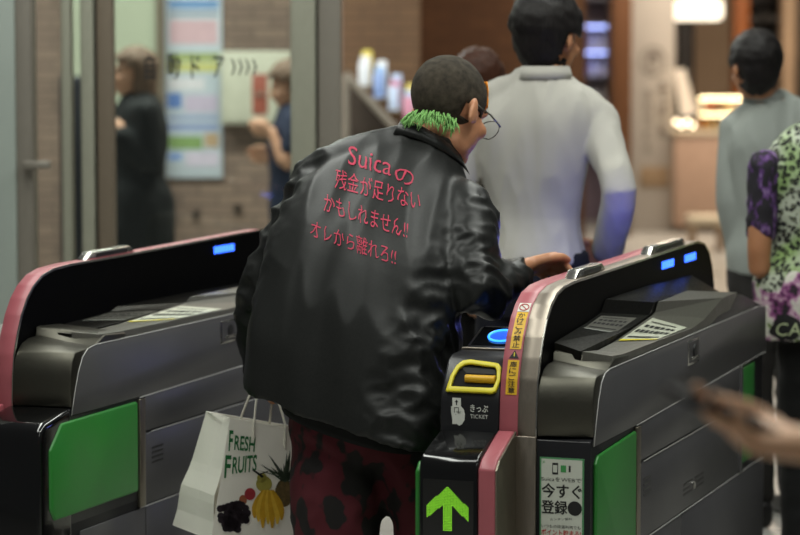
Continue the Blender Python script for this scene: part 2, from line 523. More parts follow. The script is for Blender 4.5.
def slab(mb, wl, wr, secs, zb, mat=0):
    """tray: sections ((uL,zL),(uR,zR)) along the gate"""
    rings = []
    for (ul, zl), (ur, zr) in secs:
        rings.append([(wl, ul, zb), (wl, ul, zl), (wr, ur, zr), (wr, ur, zb)])
    return mb.rings([[Vector(p) for p in r] for r in rings], mat)

OUTER = [((0.15, 0.905), (0.19, 0.892)), ((0.28, 0.894), (0.30, 0.886)), ((0.42, 0.898), (0.63, 0.884)), ((0.80, 0.930), (1.0, 0.880)),
         ((0.83, 0.934), (1.14, 0.892)), ((0.862, 0.960), (1.35, 0.930)), ((1.186, 0.962), (1.53, 0.930)), ((1.19, 0.93), (1.535, 0.893))]
INNER = [((0.14, 0.925), (0.15, 0.905)), ((0.412, 0.945), (0.6, 0.917)), ((0.541, 0.958), (0.785, 0.932)), ((0.585, 0.988), (0.838, 0.960)), ((1.02, 0.988), (1.02, 0.962)), ((1.5, 0.978), (1.19, 0.958)), ((1.75, 0.90), (1.75, 0.89))]
def patch(sec_a, sec_b, wl, wr, t, s, off):
    (aul, azl), (aur, azr) = sec_a; (bul, bzl), (bur, bzr) = sec_b
    l = Vector((wl, aul + (bul - aul) * t, azl + (bzl - azl) * t)); r = Vector((wr, aur + (bur - aur) * t, azr + (bzr - azr) * t))
    p = l.lerp(r, s); p.z += off
    return p

def card(root, name, secs, wl, wr, t0, t1, s0, s1, rows, border):
    mb = MB()
    def q(ta, tb, sa, sb, off, mat):
        n = 4
        for k in range(n):
            x, y = ta + (tb - ta) * k / n, ta + (tb - ta) * (k + 1) / n
            mb.add([patch(*secs, wl, wr, x, sa, off), patch(*secs, wl, wr, x, sb, off), patch(*secs, wl, wr, y, sb, off), patch(*secs, wl, wr, y, sa, off)], [(0, 1, 2, 3)], mat)
    q(t0, t1, s0, s1, 0.0012, 0)
    q(t0, t0 + 0.05, s0, s1, 0.0016, 2)
    for ta, tb, s_list in rows:
        for sa, sb in s_list:
            q(t0 + (t1 - t0) * ta, t0 + (t1 - t0) * tb, s0 + (s1 - s0) * sa, s0 + (s1 - s0) * sb, 0.002, 1)
    return mb.build(name, [m_card, m_ink, border], root)

def gate(origin, label, group, front):
    root = thing('ticket_gate', label, 'ticket gate', origin, -TH, group)
    # spine: black core with a pink and a stainless band wrapped over it
    core = [(u + 0.0, z - 0.0) for u, z in SPINE]
    core = [(0.003, 0.0)] + [(SPINE[i][0] - spine_at(SPL[i])[2] * 0.003, SPINE[i][1] - spine_at(SPL[i])[3] * 0.003) for i in range(1, len(SPINE) - 1)] + [(1.797, 0.0)]
    SR = 0.046 if front == 'poster' else 0.022; SL = -0.043 if front == 'poster' else -0.026       # right hand face of the spine
    sp = MB().uz(core, SL + 0.002, SR - 0.0015).build('spine', m_deep, root)
    pr_ = 0.001 if front == 'poster' else SR
    strip(MB(), 0.001, SPL[-1] - 0.001, SL, pr_, -0.004, 0.0).build('pink_band', m_pink, root, bevel=0.0012, segs=1, angle=60)
    if front == 'poster':
        strip(MB(), 0.001, SPL[-1] - 0.001, 0.001, 0.046, -0.004, 0.0).build('stainless_band', m_steel, root, bevel=0.0012, segs=1, angle=60)
    strip(MB(), 0.15, SPL[-1] - 0.1, SR - 0.0015, SR + 0.0012, -0.005, 0.0008).build('edge_trim', m_chrome, root)
    for k, (ua, ub) in enumerate([(0.36, 0.63), (1.08, 1.48)] if front == 'poster' else [(0.43, 0.72)]):
        sa = s_of_z(1.0) + (ua - 0.1); sb = s_of_z(1.0) + (ub - 0.1)
        za = spine_at(sa)[1] + 0.0005
        lid = MB()
        pr = [(ua, za), (ua + 0.035, za + 0.020), (ub - 0.035, za + 0.0225), (ub, za + 0.003)]
        lid.uz(pr, max(SR - 0.042, SL + 0.004), SR - 0.010)
        l_ = lid.build('spine_lid', m_chrome, root, bevel=0.004)
        MB().uz([(ua + 0.05, za + 0.004), (ua + 0.055, za + 0.0145), (ub - 0.055, za + 0.0165), (ub - 0.05, za + 0.006)], SR - 0.0105, SR - 0.0085).build('inset', m_sblack, l_)
    for wf, wo in ((SR - 0.0015, SR + 0.0005), (SL + 0.002, SL - 0.0015)):
        for ua, ub in ((1.165, 1.295), (1.425, 1.555)) if front == 'poster' else ((1.225, 1.37),):
            w0, w1 = min(wf, wo), max(wf, wo)
            MB().box(w0, w1, ua, ub, 1.019, 1.040).build('indicator_light', m_blue_led, root, bevel=0.003)
    if front == 'poster':          # the lamps on the passage side throw their blue light upwards
        gl = bpy.data.lights.new('indicator_glow', 'POINT'); gl.shadow_soft_size = 0.03
        gl.energy = 1.7; gl.color = (0.17, 0.19, 1.0)
        go = bpy.data.objects.new('indicator_glow', gl); COL.objects.link(go); go.parent = root
        go.location = (SL - 0.045, 1.38, 1.03)
    # right hand body
    base = [(0.004, 0), (0.004, 0.715), (0.03, 0.72), (0.20, 0.855), (1.45, 0.860), (1.88, 0.845), (1.895, 0.0)]
    MB().uz(base, SR + 0.0015, 0.1735).build('body', m_sblack, root, bevel=0.004)
    hood = [(0.0, 0.722), (-0.004, 0.76), (-0.003, 0.80), (0.006, 0.836), (0.022, 0.858), (0.046, 0.873), (0.080, 0.880), (0.118, 0.882), (0.122, 0.903), (0.135, 0.906), (0.25, 0.900), (0.25, 0.722)]
    hb = MB().uz(hood, SR + 0.0022, 0.1765)
    for v in hb.v:
        if v.z > 0.86: v.z -= 0.17 * (v.x - 0.06) * min(1, (v.z - 0.86) / 0.02); v.y += 0.5 * max(0, v.x - 0.06) * min(1, (v.z - 0.86) / 0.02)
        if v.x > 0.15: v.y += 0.022
    hb.build('hood', m_hood, root, bevel=0.004, angle=25)
    OUT_, INN_ = OUTER, INNER
    if front == 'cowl':           # this gate's trays lie flatter
        flat = lambda secs, k: [tuple((u, 0.884 + (z - 0.884) * k) for u, z in s_) for s_ in secs]
        OUT_, INN_ = flat(OUTER, 0.55), flat(INNER, 0.35)
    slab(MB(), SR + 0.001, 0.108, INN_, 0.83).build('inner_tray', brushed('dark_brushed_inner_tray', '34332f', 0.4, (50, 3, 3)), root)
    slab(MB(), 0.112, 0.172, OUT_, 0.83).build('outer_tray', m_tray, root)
    MB().uz([(1.1, 0.85), (1.3, 0.885), (1.44, 0.888), (1.535, 0.925), (1.60, 0.918), (1.875, 0.862), (1.875, 0.85)], 0.109, 0.1733).build('rear_cowl', m_sblack, root, bevel=0.003)
    rows = [(0.14, 0.19, [(0.08, 0.92)]), (0.38, 0.50, [(0.06, 0.14), (0.17, 0.27), (0.30, 0.40), (0.44, 0.52), (0.56, 0.68), (0.72, 0.80), (0.84, 0.93)]), (0.62, 0.72, [(0.1, 0.2), (0.24, 0.33), (0.37, 0.50), (0.54, 0.62), (0.68, 0.78), (0.82, 0.9)]), (0.84, 0.87, [(0.1, 0.8)])]
    card(root, 'reader_notice', (OUT_[2], OUT_[3]), 0.112, 0.172, 0.05, 0.92, 0.08, 0.92, rows, m_yellow)
    card(root, 'dim_reader_notice', (INN_[1], INN_[2]), SR + 0.0015, 0.108, -0.5, 0.7, 0.1, 0.85, rows, m_grey_print).data.materials[0] = M('dark_grey_card', '5d5c55', 0.3)  # same notice layout on a darker grey base
    # side skin
    up = [(0.018, 0.702), (0.034, 0.752), (0.056, 0.806), (0.080, 0.842), (0.108, 0.860), (0.150, 0.866), (1.80, 0.866), (1.90, 0.856), (1.90, 0.724), (0.395, 0.702)]
    MB().uz(up, 0.1735, 0.179).build('upper_side_panel', m_panel, root, bevel=0.0015, segs=1)
    edge = MB(); edge.tube([(0.1785, u, z + 0.001) for u, z in up[:8]], 0.0013, 6)  # thin pale line painted as the highlight of the panel edge
    edge.build('panel_edge', m_edge_highlight, root, smooth=True)
    f0 = -0.10 if front == 'cowl' else 0.03
    def plate(name, poly, w1=0.1785, mt=None):
        return MB().uz(poly, 0.1735, w1).build(name, mt or m_panel, root, bevel=0.0015, segs=1)
    plate('service_panel', [(0.435, 0.608), (0.435, 0.699), (1.545, 0.720), (1.545, 0.608)])
    d_ = plate('service_door', [(0.435, 0.412), (0.435, 0.601), (1.545, 0.601), (1.545, 0.412)])
    plate('kick_panel', [(0.435, 0.02), (0.435, 0.405), (0.86, 0.405), (0.86, 0.02)])
    plate('kick_panel', [(0.866, 0.02), (0.866, 0.405), (1.895, 0.405), (1.895, 0.02)])
    if front == 'cowl':
        plate('kick_panel', [(0.06, 0.02), (0.06, 0.405), (0.43, 0.405), (0.43, 0.02)])
    sm = MB().box(0.1775, 0.1797, 0.47, 1.25, 0.6015, 0.6035)  # seam highlights laid on as pale strips
    sm.tube([(0.1783, 0.40, 0.701), (0.1783, 1.9, 0.7225)], 0.0016, 6)
    sm.tube([(0.1783, 0.40, 0.4075), (0.1783, 1.89, 0.4075)], 0.0015, 6)
    sm.build('bright_seam', m_edge_highlight, root)
    MB().box(0.1735, 0.184, 0.392, 0.425, 0.41, 0.697).build('hinge_post', m_steel_side, root, bevel=0.002)
    MB().box(0.1735, 0.184, 1.552, 1.575, 0.41, 0.715).build('hinge_post', m_panel, root, bevel=0.002)
    # vents and key plate on the service door
    for u0, u1, z0 in [(0.47, 0.54, 0.555 - k * 0.013) for k in range(4)] + [(0.88 + j * 0.13, 0.98 + j * 0.13, 0.475 - k * 0.013) for k in range(3) for j in range(2)]:
        MB().box(0.1778, 0.1795, u0, u1, z0, z0 + 0.0055).build('vent_slot', m_sblack, d_)
    MB().tube([(0.178, 0.995, 0.462), (0.182, 0.995, 0.462)], 0.010, 12).build('keyhole', m_chrome, d_)
    lk = MB().box(0.1785, 0.1815, 0.915, 1.035, 0.788, 0.854).build('lock_plate', m_chrome, root, bevel=0.0015)
    MB().box(0.1805, 0.1822, 0.923, 1.027, 0.794, 0.848).build('recess', m_panel, lk)
    MB().tube([(0.1815, 0.978, 0.824), (0.186, 0.978, 0.824)], 0.016, 14).build('latch', m_sblack, lk, smooth='auto')
    MB().box(0.182, 0.1875, 0.94, 1.01, 0.802, 0.810).build('latch_lip', m_chrome, lk, bevel=0.0015)
    # flaps
    def flap(poly, w0, w1, bev=0.010):
        return MB().uz(poly, w0, w1).build('flap', m_green, root, bevel=bev, segs=3)
    if front == 'cowl':
        flap([(-0.108, 0.485), (-0.108, 0.632), (-0.045, 0.692), (0.378, 0.694), (0.378, 0.455), (-0.085, 0.455)], 0.172, 0.186, 0.013)
        cw = [(-0.15, 0.0), (-0.15, 0.655), (-0.143, 0.682), (-0.125, 0.700), (0.0, 0.733), (0.42, 0.733), (0.42, 0.70), (0.03, 0.70), (0.03, 0.0)]
        c_ = MB().uz([(-0.15, 0.0), (-0.15, 0.655), (-0.143, 0.682), (-0.125, 0.700), (0.0, 0.722), (0.02, 0.722), (0.02, 0.0)], 0.0015, 0.180)
        c_.build('front_cowl', m_gblack, root, bevel=0.016, segs=4)
        MB().uz([(0.004, 0.43), (0.004, 0.70), (0.39, 0.70), (0.39, 0.43)], 0.1732, 0.1765).build('flap_surround', m_sblack, root)
        MB().uz([(-0.148, 0.0), (-0.148, 0.660), (-0.120, 0.700), (-0.002, 0.728), (-0.002, 0.0)], SL, 0.0005).build('pink_cowl', m_pink, root, bevel=0.005)
    else:
        flap([(0.03, 0.22), (0.03, 0.660), (0.05, 0.678), (0.385, 0.690), (0.385, 0.22)], 0.172, 0.183)
        fp = MB().box(0.0475, 0.1765, -0.004, 0.004, 0, 0.716).build('front_panel', m_sblack, root, bevel=0.003)
        poster_panel(root)
        MB().uz([(-0.150, 0.0), (-0.150, 0.664), (-0.128, 0.684), (-0.004, 0.734), (-0.002, 0.0)], -0.045, -0.004).build('pink_cowl', m_pink, root, bevel=0.005)
        MB().uz([(-0.148, 0.0), (-0.148, 0.662), (-0.126, 0.682), (-0.004, 0.732), (-0.004, 0.0)], -0.0042, 0.0).build('cowl_cheek', m_steel_side, root)
        MB().box(-0.0025, 0.0470, -0.0065, -0.001, 0, 0.722).build('front_stainless_plate', m_steel, root, bevel=0.002)
    flap([(1.59, 0.43), (1.59, 0.706), (1.745, 0.709), (1.745, 0.43)], 0.172, 0.180, 0.006)
    # left hand body with ticket slot and card reader
    if front == 'cowl':
        MB().uz([(-0.13, 0.0), (-0.13, 0.80), (-0.06, 0.875), (0.05, 0.895), (1.85, 0.89), (1.88, 0.0)], -0.20, SL - 0.0005).build('left_housing', M('grey_rounded_housing', '77776f', 0.45, 0.2), root, bevel=0.03, segs=4)
        return root
    lb = [(0.0, 0), (0.0, 0.79), (0.006, 0.815), (0.052, 0.884), (0.080, 0.896), (0.17, 0.899), (0.19, 0.903), (0.30, 0.938), (0.33, 0.937), (0.36, 0.915), (1.78, 0.90), (1.88, 0.86), (1.90, 0.0)]
    MB().uz(lb, -0.188, SL - 0.0005).build('ticket_unit', m_sblack, root, bevel=0.007, segs=3, angle=60)
    def slope(w, t, off):           # on the slanted slot face
        u0, z0, u1, z1 = 0.006, 0.815, 0.052, 0.884
        L = math.hypot(u1 - u0, z1 - z0)
        return Vector((w, u0 + (u1 - u0) * t - (z1 - z0) / L * off, z0 + (z1 - z0) * t + (u1 - u0) / L * off))
    outer = [(-0.174, -0.02), (-0.170, 0.45), (-0.160, 0.80), (-0.146, 0.96), (-0.128, 1.0), (-0.060, 0.92), (-0.050, 0.80), (-0.0465, 0.40), (-0.052, 0.05), (-0.060, -0.02)]
    inner = [(-0.163, 0.14), (-0.160, 0.45), (-0.152, 0.70), (-0.140, 0.83), (-0.126, 0.86), (-0.066, 0.79), (-0.060, 0.70), (-0.056, 0.42), (-0.060, 0.16), (-0.066, 0.14)]
    fr = MB(); n = len(outer)
    fr.rings([[slope(*outer[i], 0.0005), slope(*outer[i], 0.009), slope(*inner[i], 0.009), slope(*inner[i], 0.0005)] for i in range(n)], closed=True)
    fr.build('ticket_slot_frame', m_yellow, root, bevel=0.002)
    MB().add([slope(*p, 0.0015) for p in inner], [tuple(range(n))]).build('slot_recess', m_matt, root)
    MB().add([slope(-0.150, 0.78, 0.003), slope(-0.066, 0.74, 0.003), slope(-0.062, 0.60, 0.002), slope(-0.134, 0.60, 0.002)], [(0, 1, 2, 3)]).build('slot_hood', M('dark_grey_slot_plastic', '3a3a38', 0.6, spec=0.2), root)
    MB().tube([slope(-0.132, 0.42, 0.004), slope(-0.060, 0.42, 0.004)], 0.0095, 14).build('slot_roller', m_amber, root, smooth='auto')
    lab = MB()
    tk = [(-0.157, 0.803), (-0.136, 0.803), (-0.136, 0.765), (-0.157, 0.765)]
    fx = lambda w, z: (w, -0.0009, z)
    lab.add([fx(*p) for p in tk], [(0, 1, 2, 3)])
    hand = [(-0.160, 0.783), (-0.156, 0.783), (-0.155, 0.768), (-0.148, 0.763), (-0.147, 0.772), (-0.137, 0.772), (-0.136, 0.784), (-0.129, 0.777), (-0.126, 0.765), (-0.127, 0.752), (-0.133, 0.742), (-0.140, 0.738), (-0.146, 0.742), (-0.157, 0.741), (-0.157, 0.752), (-0.160, 0.770)]
    lab.add([fx(*p) for p in hand], [tuple(range(len(hand)))])
    place2d(lab, fit_text('きっぷ', -0.113, -0.070, 0.772, 0.789, offset=0.012), fx)
    place2d(lab, fit_text('TICKET', -0.113, -0.070, 0.757, 0.766), fx)
    lo = lab.build('ticket_label', m_white, root)
    k_ = MB(); fy = lambda w, z: (w, -0.0014, z)
    k_.add([fy(-0.1465, 0.799), fy(-0.151, 0.793), fy(-0.142, 0.793)], [(0, 1, 2)])
    k_.add([fy(-0.148, 0.793), fy(-0.145, 0.793), fy(-0.145, 0.786), fy(-0.148, 0.786)], [(0, 1, 2, 3)])
    for x0, x1, z0, z1 in ((-0.1525, -0.151, 0.768, 0.780), (-0.1525, -0.141, 0.7795, 0.781), (-0.1425, -0.141, 0.768, 0.7795)): k_.add([fy(x0, z0), fy(x1, z0), fy(x1, z1), fy(x0, z1)], [(0, 1, 2, 3)])
    k_.build('ticket_symbol', m_ink, lo)
    def reader(w, t, off):
        u0, z0, u1, z1 = 0.19, 0.903, 0.30, 0.938
        L = math.hypot(u1 - u0, z1 - z0)
        return Vector((w, u0 + (u1 - u0) * t - (z1 - z0) / L * off, z0 + (z1 - z0) * t + (u1 - u0) / L * off))
    rp = MB().add([reader(-0.178, 0.05, 0.001), reader(-0.052, 0.05, 0.001), reader(-0.052, 0.98, 0.001), reader(-0.178, 0.98, 0.001)], [(0, 1, 2, 3)]).build('card_reader', m_gblack, root)
    disc = [reader(-0.115 + 0.036 * math.cos(q), 0.52 + 0.036 / 0.1155 * math.sin(q), 0.002) for q in [2 * PI * k / 28 for k in range(28)]]
    MB().add(disc, [tuple(range(28))]).build('reader_glow', emis('blue_reader_face', '0d4fe8', 1.6), rp)
    MB().tube([reader(-0.115 + 0.033 * math.cos(q), 0.52 + 0.033 / 0.1155 * math.sin(q), 0.0035) for q in [2 * PI * k / 28 for k in range(28)]], 0.0028, 8, closed=True).build('reader_ring', emis('cyan_reader_ring', '2f8cff', 3.0), rp)
    MB().box(-0.186, -0.0445, 0.150, 0.160, 0.898, 0.9045).build('reader_lip', m_steel, root, bevel=0.002)
    # entry cowl with arrow display
    c_ = MB().uz([(-0.15, 0.0), (-0.15, 0.655), (-0.146, 0.672), (-0.134, 0.688), (-0.004, 0.730), (-0.004, 0.0)], -0.186, -0.0455)
    c_.build('arrow_cowl', m_gblack, root, bevel=0.007, segs=3, angle=30)
    ar = MB()
    P2 = [(-0.116, 0.622), (-0.166, 0.576), (-0.166, 0.546), (-0.1275, 0.578), (-0.1275, 0.520), (-0.1045, 0.520), (-0.1045, 0.576), (-0.067, 0.543), (-0.067, 0.574)]
    def inside(x, y):
        c = False; m = len(P2)
        for i in range(m):
            (x0, y0), (x1, y1) = P2[i], P2[(i + 1) % m]
            if (y0 > y) != (y1 > y) and x < (x1 - x0) * (y - y0) / (y1 - y0) + x0: c = not c
        return c
    st = 0.0036
    for i in range(30):
        for j in range(30):
            x, y = -0.167 + (i + 0.5) * st, 0.519 + (j + 0.5) * st
            if inside(x, y):
                h = st * 0.35
                ar.add([(x - h, -0.1512, y - h), (x + h, -0.1512, y - h), (x + h, -0.1512, y + h), (x - h, -0.1512, y + h)], [(0, 1, 2, 3)])
    screen = MB().add([(-0.176, -0.1505, 0.40), (-0.055, -0.1505, 0.40), (-0.055, -0.1505, 0.636), (-0.176, -0.1505, 0.636)], [(0, 1, 2, 3)]).build('display_screen', m_gblack, root)
    ar.build('green_arrow', emis('green_led_dots', '86dc28', 1.15), screen)
    MB().uz([(-0.125, 0.25), (-0.125, 0.648), (-0.105, 0.668), (0.30, 0.668), (0.30, 0.25)], -0.205, -0.1885).build('flap', m_green, root, bevel=0.006)
    if front != 'poster': return root
    # caution labels on the pink band
    def label(z0, z1, w0, w1, chars, name, cm):
        s0, s1 = s_of_z(z0), s_of_z(z1)
        mb = MB(); strip(mb, s0, s1, w0, w1, 0.0004, 0.0012)
        lb_ = mb.build(name, m_label_y, root)
        tx = MB(); n = len(chars); h = (s1 - s0 - 0.006) / n
        for i, ch in enumerate(chars):
            sc = s1 - 0.003 - h * (i + 0.5)
            q = min(h * 0.46, 0.0115)
            vf = fit_text(ch, -0.0085, 0.0085, -q, q, offset=0.012)
            place2d(tx, vf, lambda x, y: on_spine(sc + y, (w0 + w1) / 2 + x, 0.0018))
        tx.build('lettering', cm, lb_)
    label(0.815, 0.893, -0.030, -0.003, '扉にご注意', 'caution_label', m_ink)
    label(0.917, 0.997, -0.030, -0.003, 'かけこみ禁止', 'caution_label', m_ink)
    tri = MB(); s0 = s_of_z(0.905)
    tri.add([on_spine(s0 - 0.009, -0.029, 0.0012), on_spine(s0 - 0.009, -0.005, 0.0012), on_spine(s0 + 0.011, -0.017, 0.0012)], [(0, 1, 2)])
    tr_ = tri.build('warning_triangle', m_ink, root)
    t2 = MB()
    t2.add([on_spine(s0 - 0.0045, -0.018, 0.0018), on_spine(s0 - 0.0045, -0.016, 0.0018), on_spine(s0 + 0.005, -0.016, 0.0018), on_spine(s0 + 0.005, -0.018, 0.0018)], [(0, 1, 2, 3)])
    t2.build('exclamation_mark', m_yellow, tr_)
    s1 = s_of_z(0.997) + 0.016
    nb = MB(); strip(nb, s1 - 0.014, s1 + 0.014, -0.031, -0.003, 0.0004, 0.0012)
    ns = nb.build('no_running_symbol', m_white, root)
    rg = MB().tube([on_spine(s1 + 0.010 * math.sin(q), -0.017 + 0.011 * math.cos(q), 0.0016) for q in [2 * PI * k / 20 for k in range(20)]], 0.0014, 6, closed=True)
    rg.tube([on_spine(s1 + 0.0075, -0.0245, 0.0016), on_spine(s1 - 0.0075, -0.0095, 0.0016)], 0.0013, 6)
    rg.build('red_ring', m_ink_red, ns)
    return root

def poster_panel(root):
    x0, x1 = 0.057, 0.162
    pa = MB().box(x0, x1, -0.0062, -0.0042, 0.18, 0.677).build('advert_card', M('green_poster_border', '4f8a5d', 0.5, var=0.05), root)
    MB().box(x0 + 0.004, x1 - 0.004, -0.0070, -0.0060, 0.19, 0.673).build('advert_paper', M('poster_paper', 'c3c7bb', 0.5, var=0.03), pa)
    ink = MB(); red = MB(); gr = MB(); fx = lambda w, z: (w, -0.0074, z)
    place2d(gr, fit_text('JR', 0.063, 0.071, 0.662, 0.668), fx)
    ink.add([fx(0.087, 0.665), fx(0.101, 0.665), fx(0.101, 0.638), fx(0.087, 0.638)], [(0, 1, 2, 3)])
    g2 = MB(); g2.add([fx(0.107, 0.660), fx(0.120, 0.660), fx(0.120, 0.644), fx(0.107, 0.644)], [(0, 1, 2, 3)])
    place2d(ink, fit_text('1', 0.126, 0.131, 0.645, 0.660), fx)
    place2d(ink, fit_text('SuicaをWEBで', 0.061, 0.156, 0.622, 0.632), fx)
    for k, (dx, dz) in enumerate([(-0.0007, 0), (0.0007, 0), (0, 0.0005), (0, -0.0005)]):
        fk = lambda w, z, k=k: (w, -0.0074 - k * 0.00004, z)
        place2d(ink, fit_text('今すぐ', 0.062 + dx, 0.157 + dx, 0.584 + dz, 0.617 + dz, offset=0.004), fk)
        place2d(ink, fit_text('登録', 0.062 + dx, 0.123 + dx, 0.547 + dz, 0.578 + dz, offset=0.002), fk)
    ink.add([fx(0.141 + 0.017 * math.cos(q), 0.562 + 0.017 * math.sin(q)) for q in [2 * PI * k / 24 for k in range(24)]], [tuple(range(24))])
    v = fit_text('カンタン便利', 0.082, 0.134, 0.532, 0.538)
    place2d(ink, ([Vector((p.x, p.y + (p.x - 0.1) * 0.08)) for p in v[0]], v[1]), fx)
    place2d(ink, fit_text('いつもの鉄道利用でも', 0.062, 0.155, 0.514, 0.522), fx)
    place2d(red, fit_text('ポイント貯まる!', 0.061, 0.156, 0.497, 0.511, offset=0.018), fx)
    ink.build('lettering', m_ink, pa); red.build('red_lettering', m_ink_red, pa); gr.build('green_mark', m_ink_green, pa); g2.build('green_square', m_ink_green, pa)
    wh = MB(); fw = lambda w, z: (w, -0.0078, z)
    wh.add([fw(0.089, 0.660), fw(0.099, 0.660), fw(0.099, 0.643), fw(0.089, 0.643)], [(0, 1, 2, 3)])
    wh.build('telephone_screen', M('poster_paper', 'c3c7bb', 0.5), pa)

gate(G_ORIGIN, 'pink and stainless ticket gate with lit green arrow and advert card on its front', None, 'poster')
gate(G_ORIGIN + GW * -1.36 + GU * 0.05, 'dark ticket gate with large green flap showing, behind the white paper bag', None, 'cowl')

# ------------------------------------------------------------------ people
Z = Vector((0, 0, 1))
def skin_mat(name, col):
    if name in MATS: return MATS[name]
    t = NT(name); c = srgb(col)
    f = t.noise(t.coords(), 18.0)
    t.l(t.ramp(f, [(0.3, (c[0] * 0.9, c[1] * 0.85, c[2] * 0.82)), (0.7, c)]), t.b.inputs['Base Color'])
    t.b.inputs['Roughness'].default_value = 0.5
    t.b.inputs['Subsurface Weight'].default_value = 0.08
    t.b.inputs['Subsurface Radius'].default_value = (0.01, 0.004, 0.002)
    MATS[name] = t.m
    return t.m
def hair_mat(name, col, col2=None, zsplit=None):
    if name in MATS: return MATS[name]
    t = NT(name); c = srgb(col); v = t.coords((90, 90, 8))
    f = t.noise(v, 2.0, 4, 0.7)
    t.l(t.ramp(f, [(0.3, tuple(x * 0.5 for x in c)), (0.7, tuple(x * 1.5 for x in c))]), t.b.inputs['Base Color'])
    t.b.inputs['Roughness'].default_value = 0.5
    t.b.inputs['Specular IOR Level'].default_value = 0.2
    t.bump(f, 0.5, 0.006)
    MATS[name] = t.m
    return t.m
def cloth(name, col, rough=0.85, var=0.12, bump=0.12, scale=420, spec=0.3):
    return M(name, col, rough, 0, var, 7.0, bump, scale, spec=spec)

def rotm(r, f, u):
    return Matrix(((r.x, f.x, u.x), (r.y, f.y, u.y), (r.z, f.z, u.z)))
def head_parts(mb, c, R, s=1.0):
    B = lambda p, rad, n=20, m=14: mb.ball(c + R @ (Vector(p) * s), [x * s for x in rad], n, m, R)
    B((0, -0.014, 0.030), (0.074, 0.095, 0.085), 28, 20)
    B((0, 0.030, -0.030), (0.062, 0.060, 0.080))
    B((0, 0.060, -0.092), (0.028, 0.024, 0.022))
    B((0, 0.020, -0.075), (0.052, 0.056, 0.035))
    B((0, 0.074, 0.020), (0.052, 0.018, 0.015))
    for x in (-1, 1):
        B((x * 0.040, 0.060, -0.028), (0.024, 0.024, 0.020))
        a = Matrix.Rotation(x * 0.35, 3, 'Z') @ Matrix.Rotation(-0.15, 3, 'X')
        mb.ball(c + R @ (Vector((x * 0.080, -0.014, -0.012)) * s), [0.008 * s, 0.019 * s, 0.033 * s], 14, 10, R @ a)
        mb.ball(c + R @ (Vector((x * 0.076, 0.000, -0.020)) * s), [0.008 * s, 0.012 * s, 0.020 * s], 12, 8, R @ a)
    T = lambda pts, rr: mb.limb([c + R @ (Vector(p) * s) for p in pts], [x * s for x in rr], 10)
    T([(0, 0.084, 0.010), (0, 0.096, -0.014), (0, 0.104, -0.034)], [0.008, 0.010, 0.012])
    for x in (-1, 1): B((x * 0.011, 0.092, -0.036), (0.009, 0.010, 0.008), 10, 8)
    B((0, 0.084, -0.060), (0.022, 0.010, 0.006), 14, 8)
    B((0, 0.082, -0.071), (0.019, 0.011, 0.007), 14, 8)

def hand_parts(mb, w, d, n, thumb, curl=0.35, s=1.0, spread=0.012, thumb_in=0.5):
    """w wrist, d towards the fingers, n palm normal (fingers curl this way), thumb vector on the thumb's side"""
    d = d.normalized(); n = (n - d * n.dot(d)).normalized()
    t = (thumb - d * thumb.dot(d) - n * thumb.dot(n)).normalized()
    mb.loft([(w - d * 0.02 * s, t * 0.026 * s, n * 0.019 * s, 2.2), (w + d * 0.015 * s, t * 0.030 * s, n * 0.018 * s, 2.4), (w + d * 0.055 * s, t * 0.040 * s, n * 0.016 * s, 2.6),
             (w + d * 0.088 * s, t * 0.041 * s, n * 0.013 * s, 2.8), (w + d * 0.097 * s, t * 0.036 * s, n * 0.009 * s, 2.6)], 20)
    for k, (off, L, r) in enumerate([(0.030, 0.072, 0.0088), (0.010, 0.080, 0.0092), (-0.010, 0.075, 0.0088), (-0.029, 0.060, 0.0078)]):
        base = w + d * (0.082 - 0.006 * abs(k - 1)) * s + t * off * s
        a = curl * (0.8 + 0.12 * k); p = base; dd = (d + t * (1.5 - k) * spread * 3).normalized(); pts = [p - d * 0.02 * s, p]
        for seg, fr in enumerate((0.45, 0.32, 0.25)):
            ang = a * (1 + 0.55 * seg) if seg else a
            dd = (dd * math.cos(ang) + n * math.sin(ang)).normalized()
            p = p + dd * L * fr * s * 1.0; pts.append(p)
            n2 = n
        mb.limb(pts, [r * 1.05 * s, r * 1.1 * s, r * 1.0 * s, r * 0.92 * s, r * 0.78 * s], 10, sub=3)
    b = w + d * 0.022 * s + t * 0.024 * s
    d1 = (d * 0.72 + t * 0.62 + n * 0.25).normalized(); d2 = (d * 0.95 + t * (0.4 - thumb_in * 0.6) + n * 0.30 * thumb_in).normalized(); d3 = (d * 0.95 + t * (0.1 - thumb_in) + n * 0.35 * thumb_in).normalized()
    mb.limb([b - t * 0.01 * s, b + d1 * 0.036 * s, b + (d1 * 0.036 + d2 * 0.034) * s, b + (d1 * 0.036 + d2 * 0.034 + d3 * 0.028) * s], [0.014 * s, 0.0125 * s, 0.0105 * s, 0.0085 * s], 12, sub=3)

def put(name, me, mats, root, label=None, smooth=True):
    off = Vector((0, 0, 0)); q = root
    while q is not None: off += q.location; q = q.parent
    me.transform(Matrix.Translation(-off))
    return link(name, me, mats, root, smooth, label=label)

def fold(me, amp, fr, fu, ff, r=Vector((1, 0, 0)), f=Vector((0, 1, 0)), u=Z, seed=0.0, mask=None, ridge=True):
    co = [v.co.copy() for v in me.vertices]; no = [v.normal.copy() for v in me.vertices]
    for i, v in enumerate(me.vertices):
        p = co[i]
        q = Vector((p.dot(r) * fr + seed, p.dot(f) * ff, p.dot(u) * fu))
        a = noise.noise(q)
        d = (0.35 - abs(a) * 1.6) if ridge else a
        k = mask(p) if mask else 1.0
        v.co = p + no[i] * (amp * d * k)
    me.update()

def joined(a, b):
    """one mesh datablock from two"""
    bm = bmesh.new(); bm.from_mesh(a); bm.from_mesh(b)
    bm.to_mesh(a); bm.free(); bpy.data.meshes.remove(b); a.update()
    return a

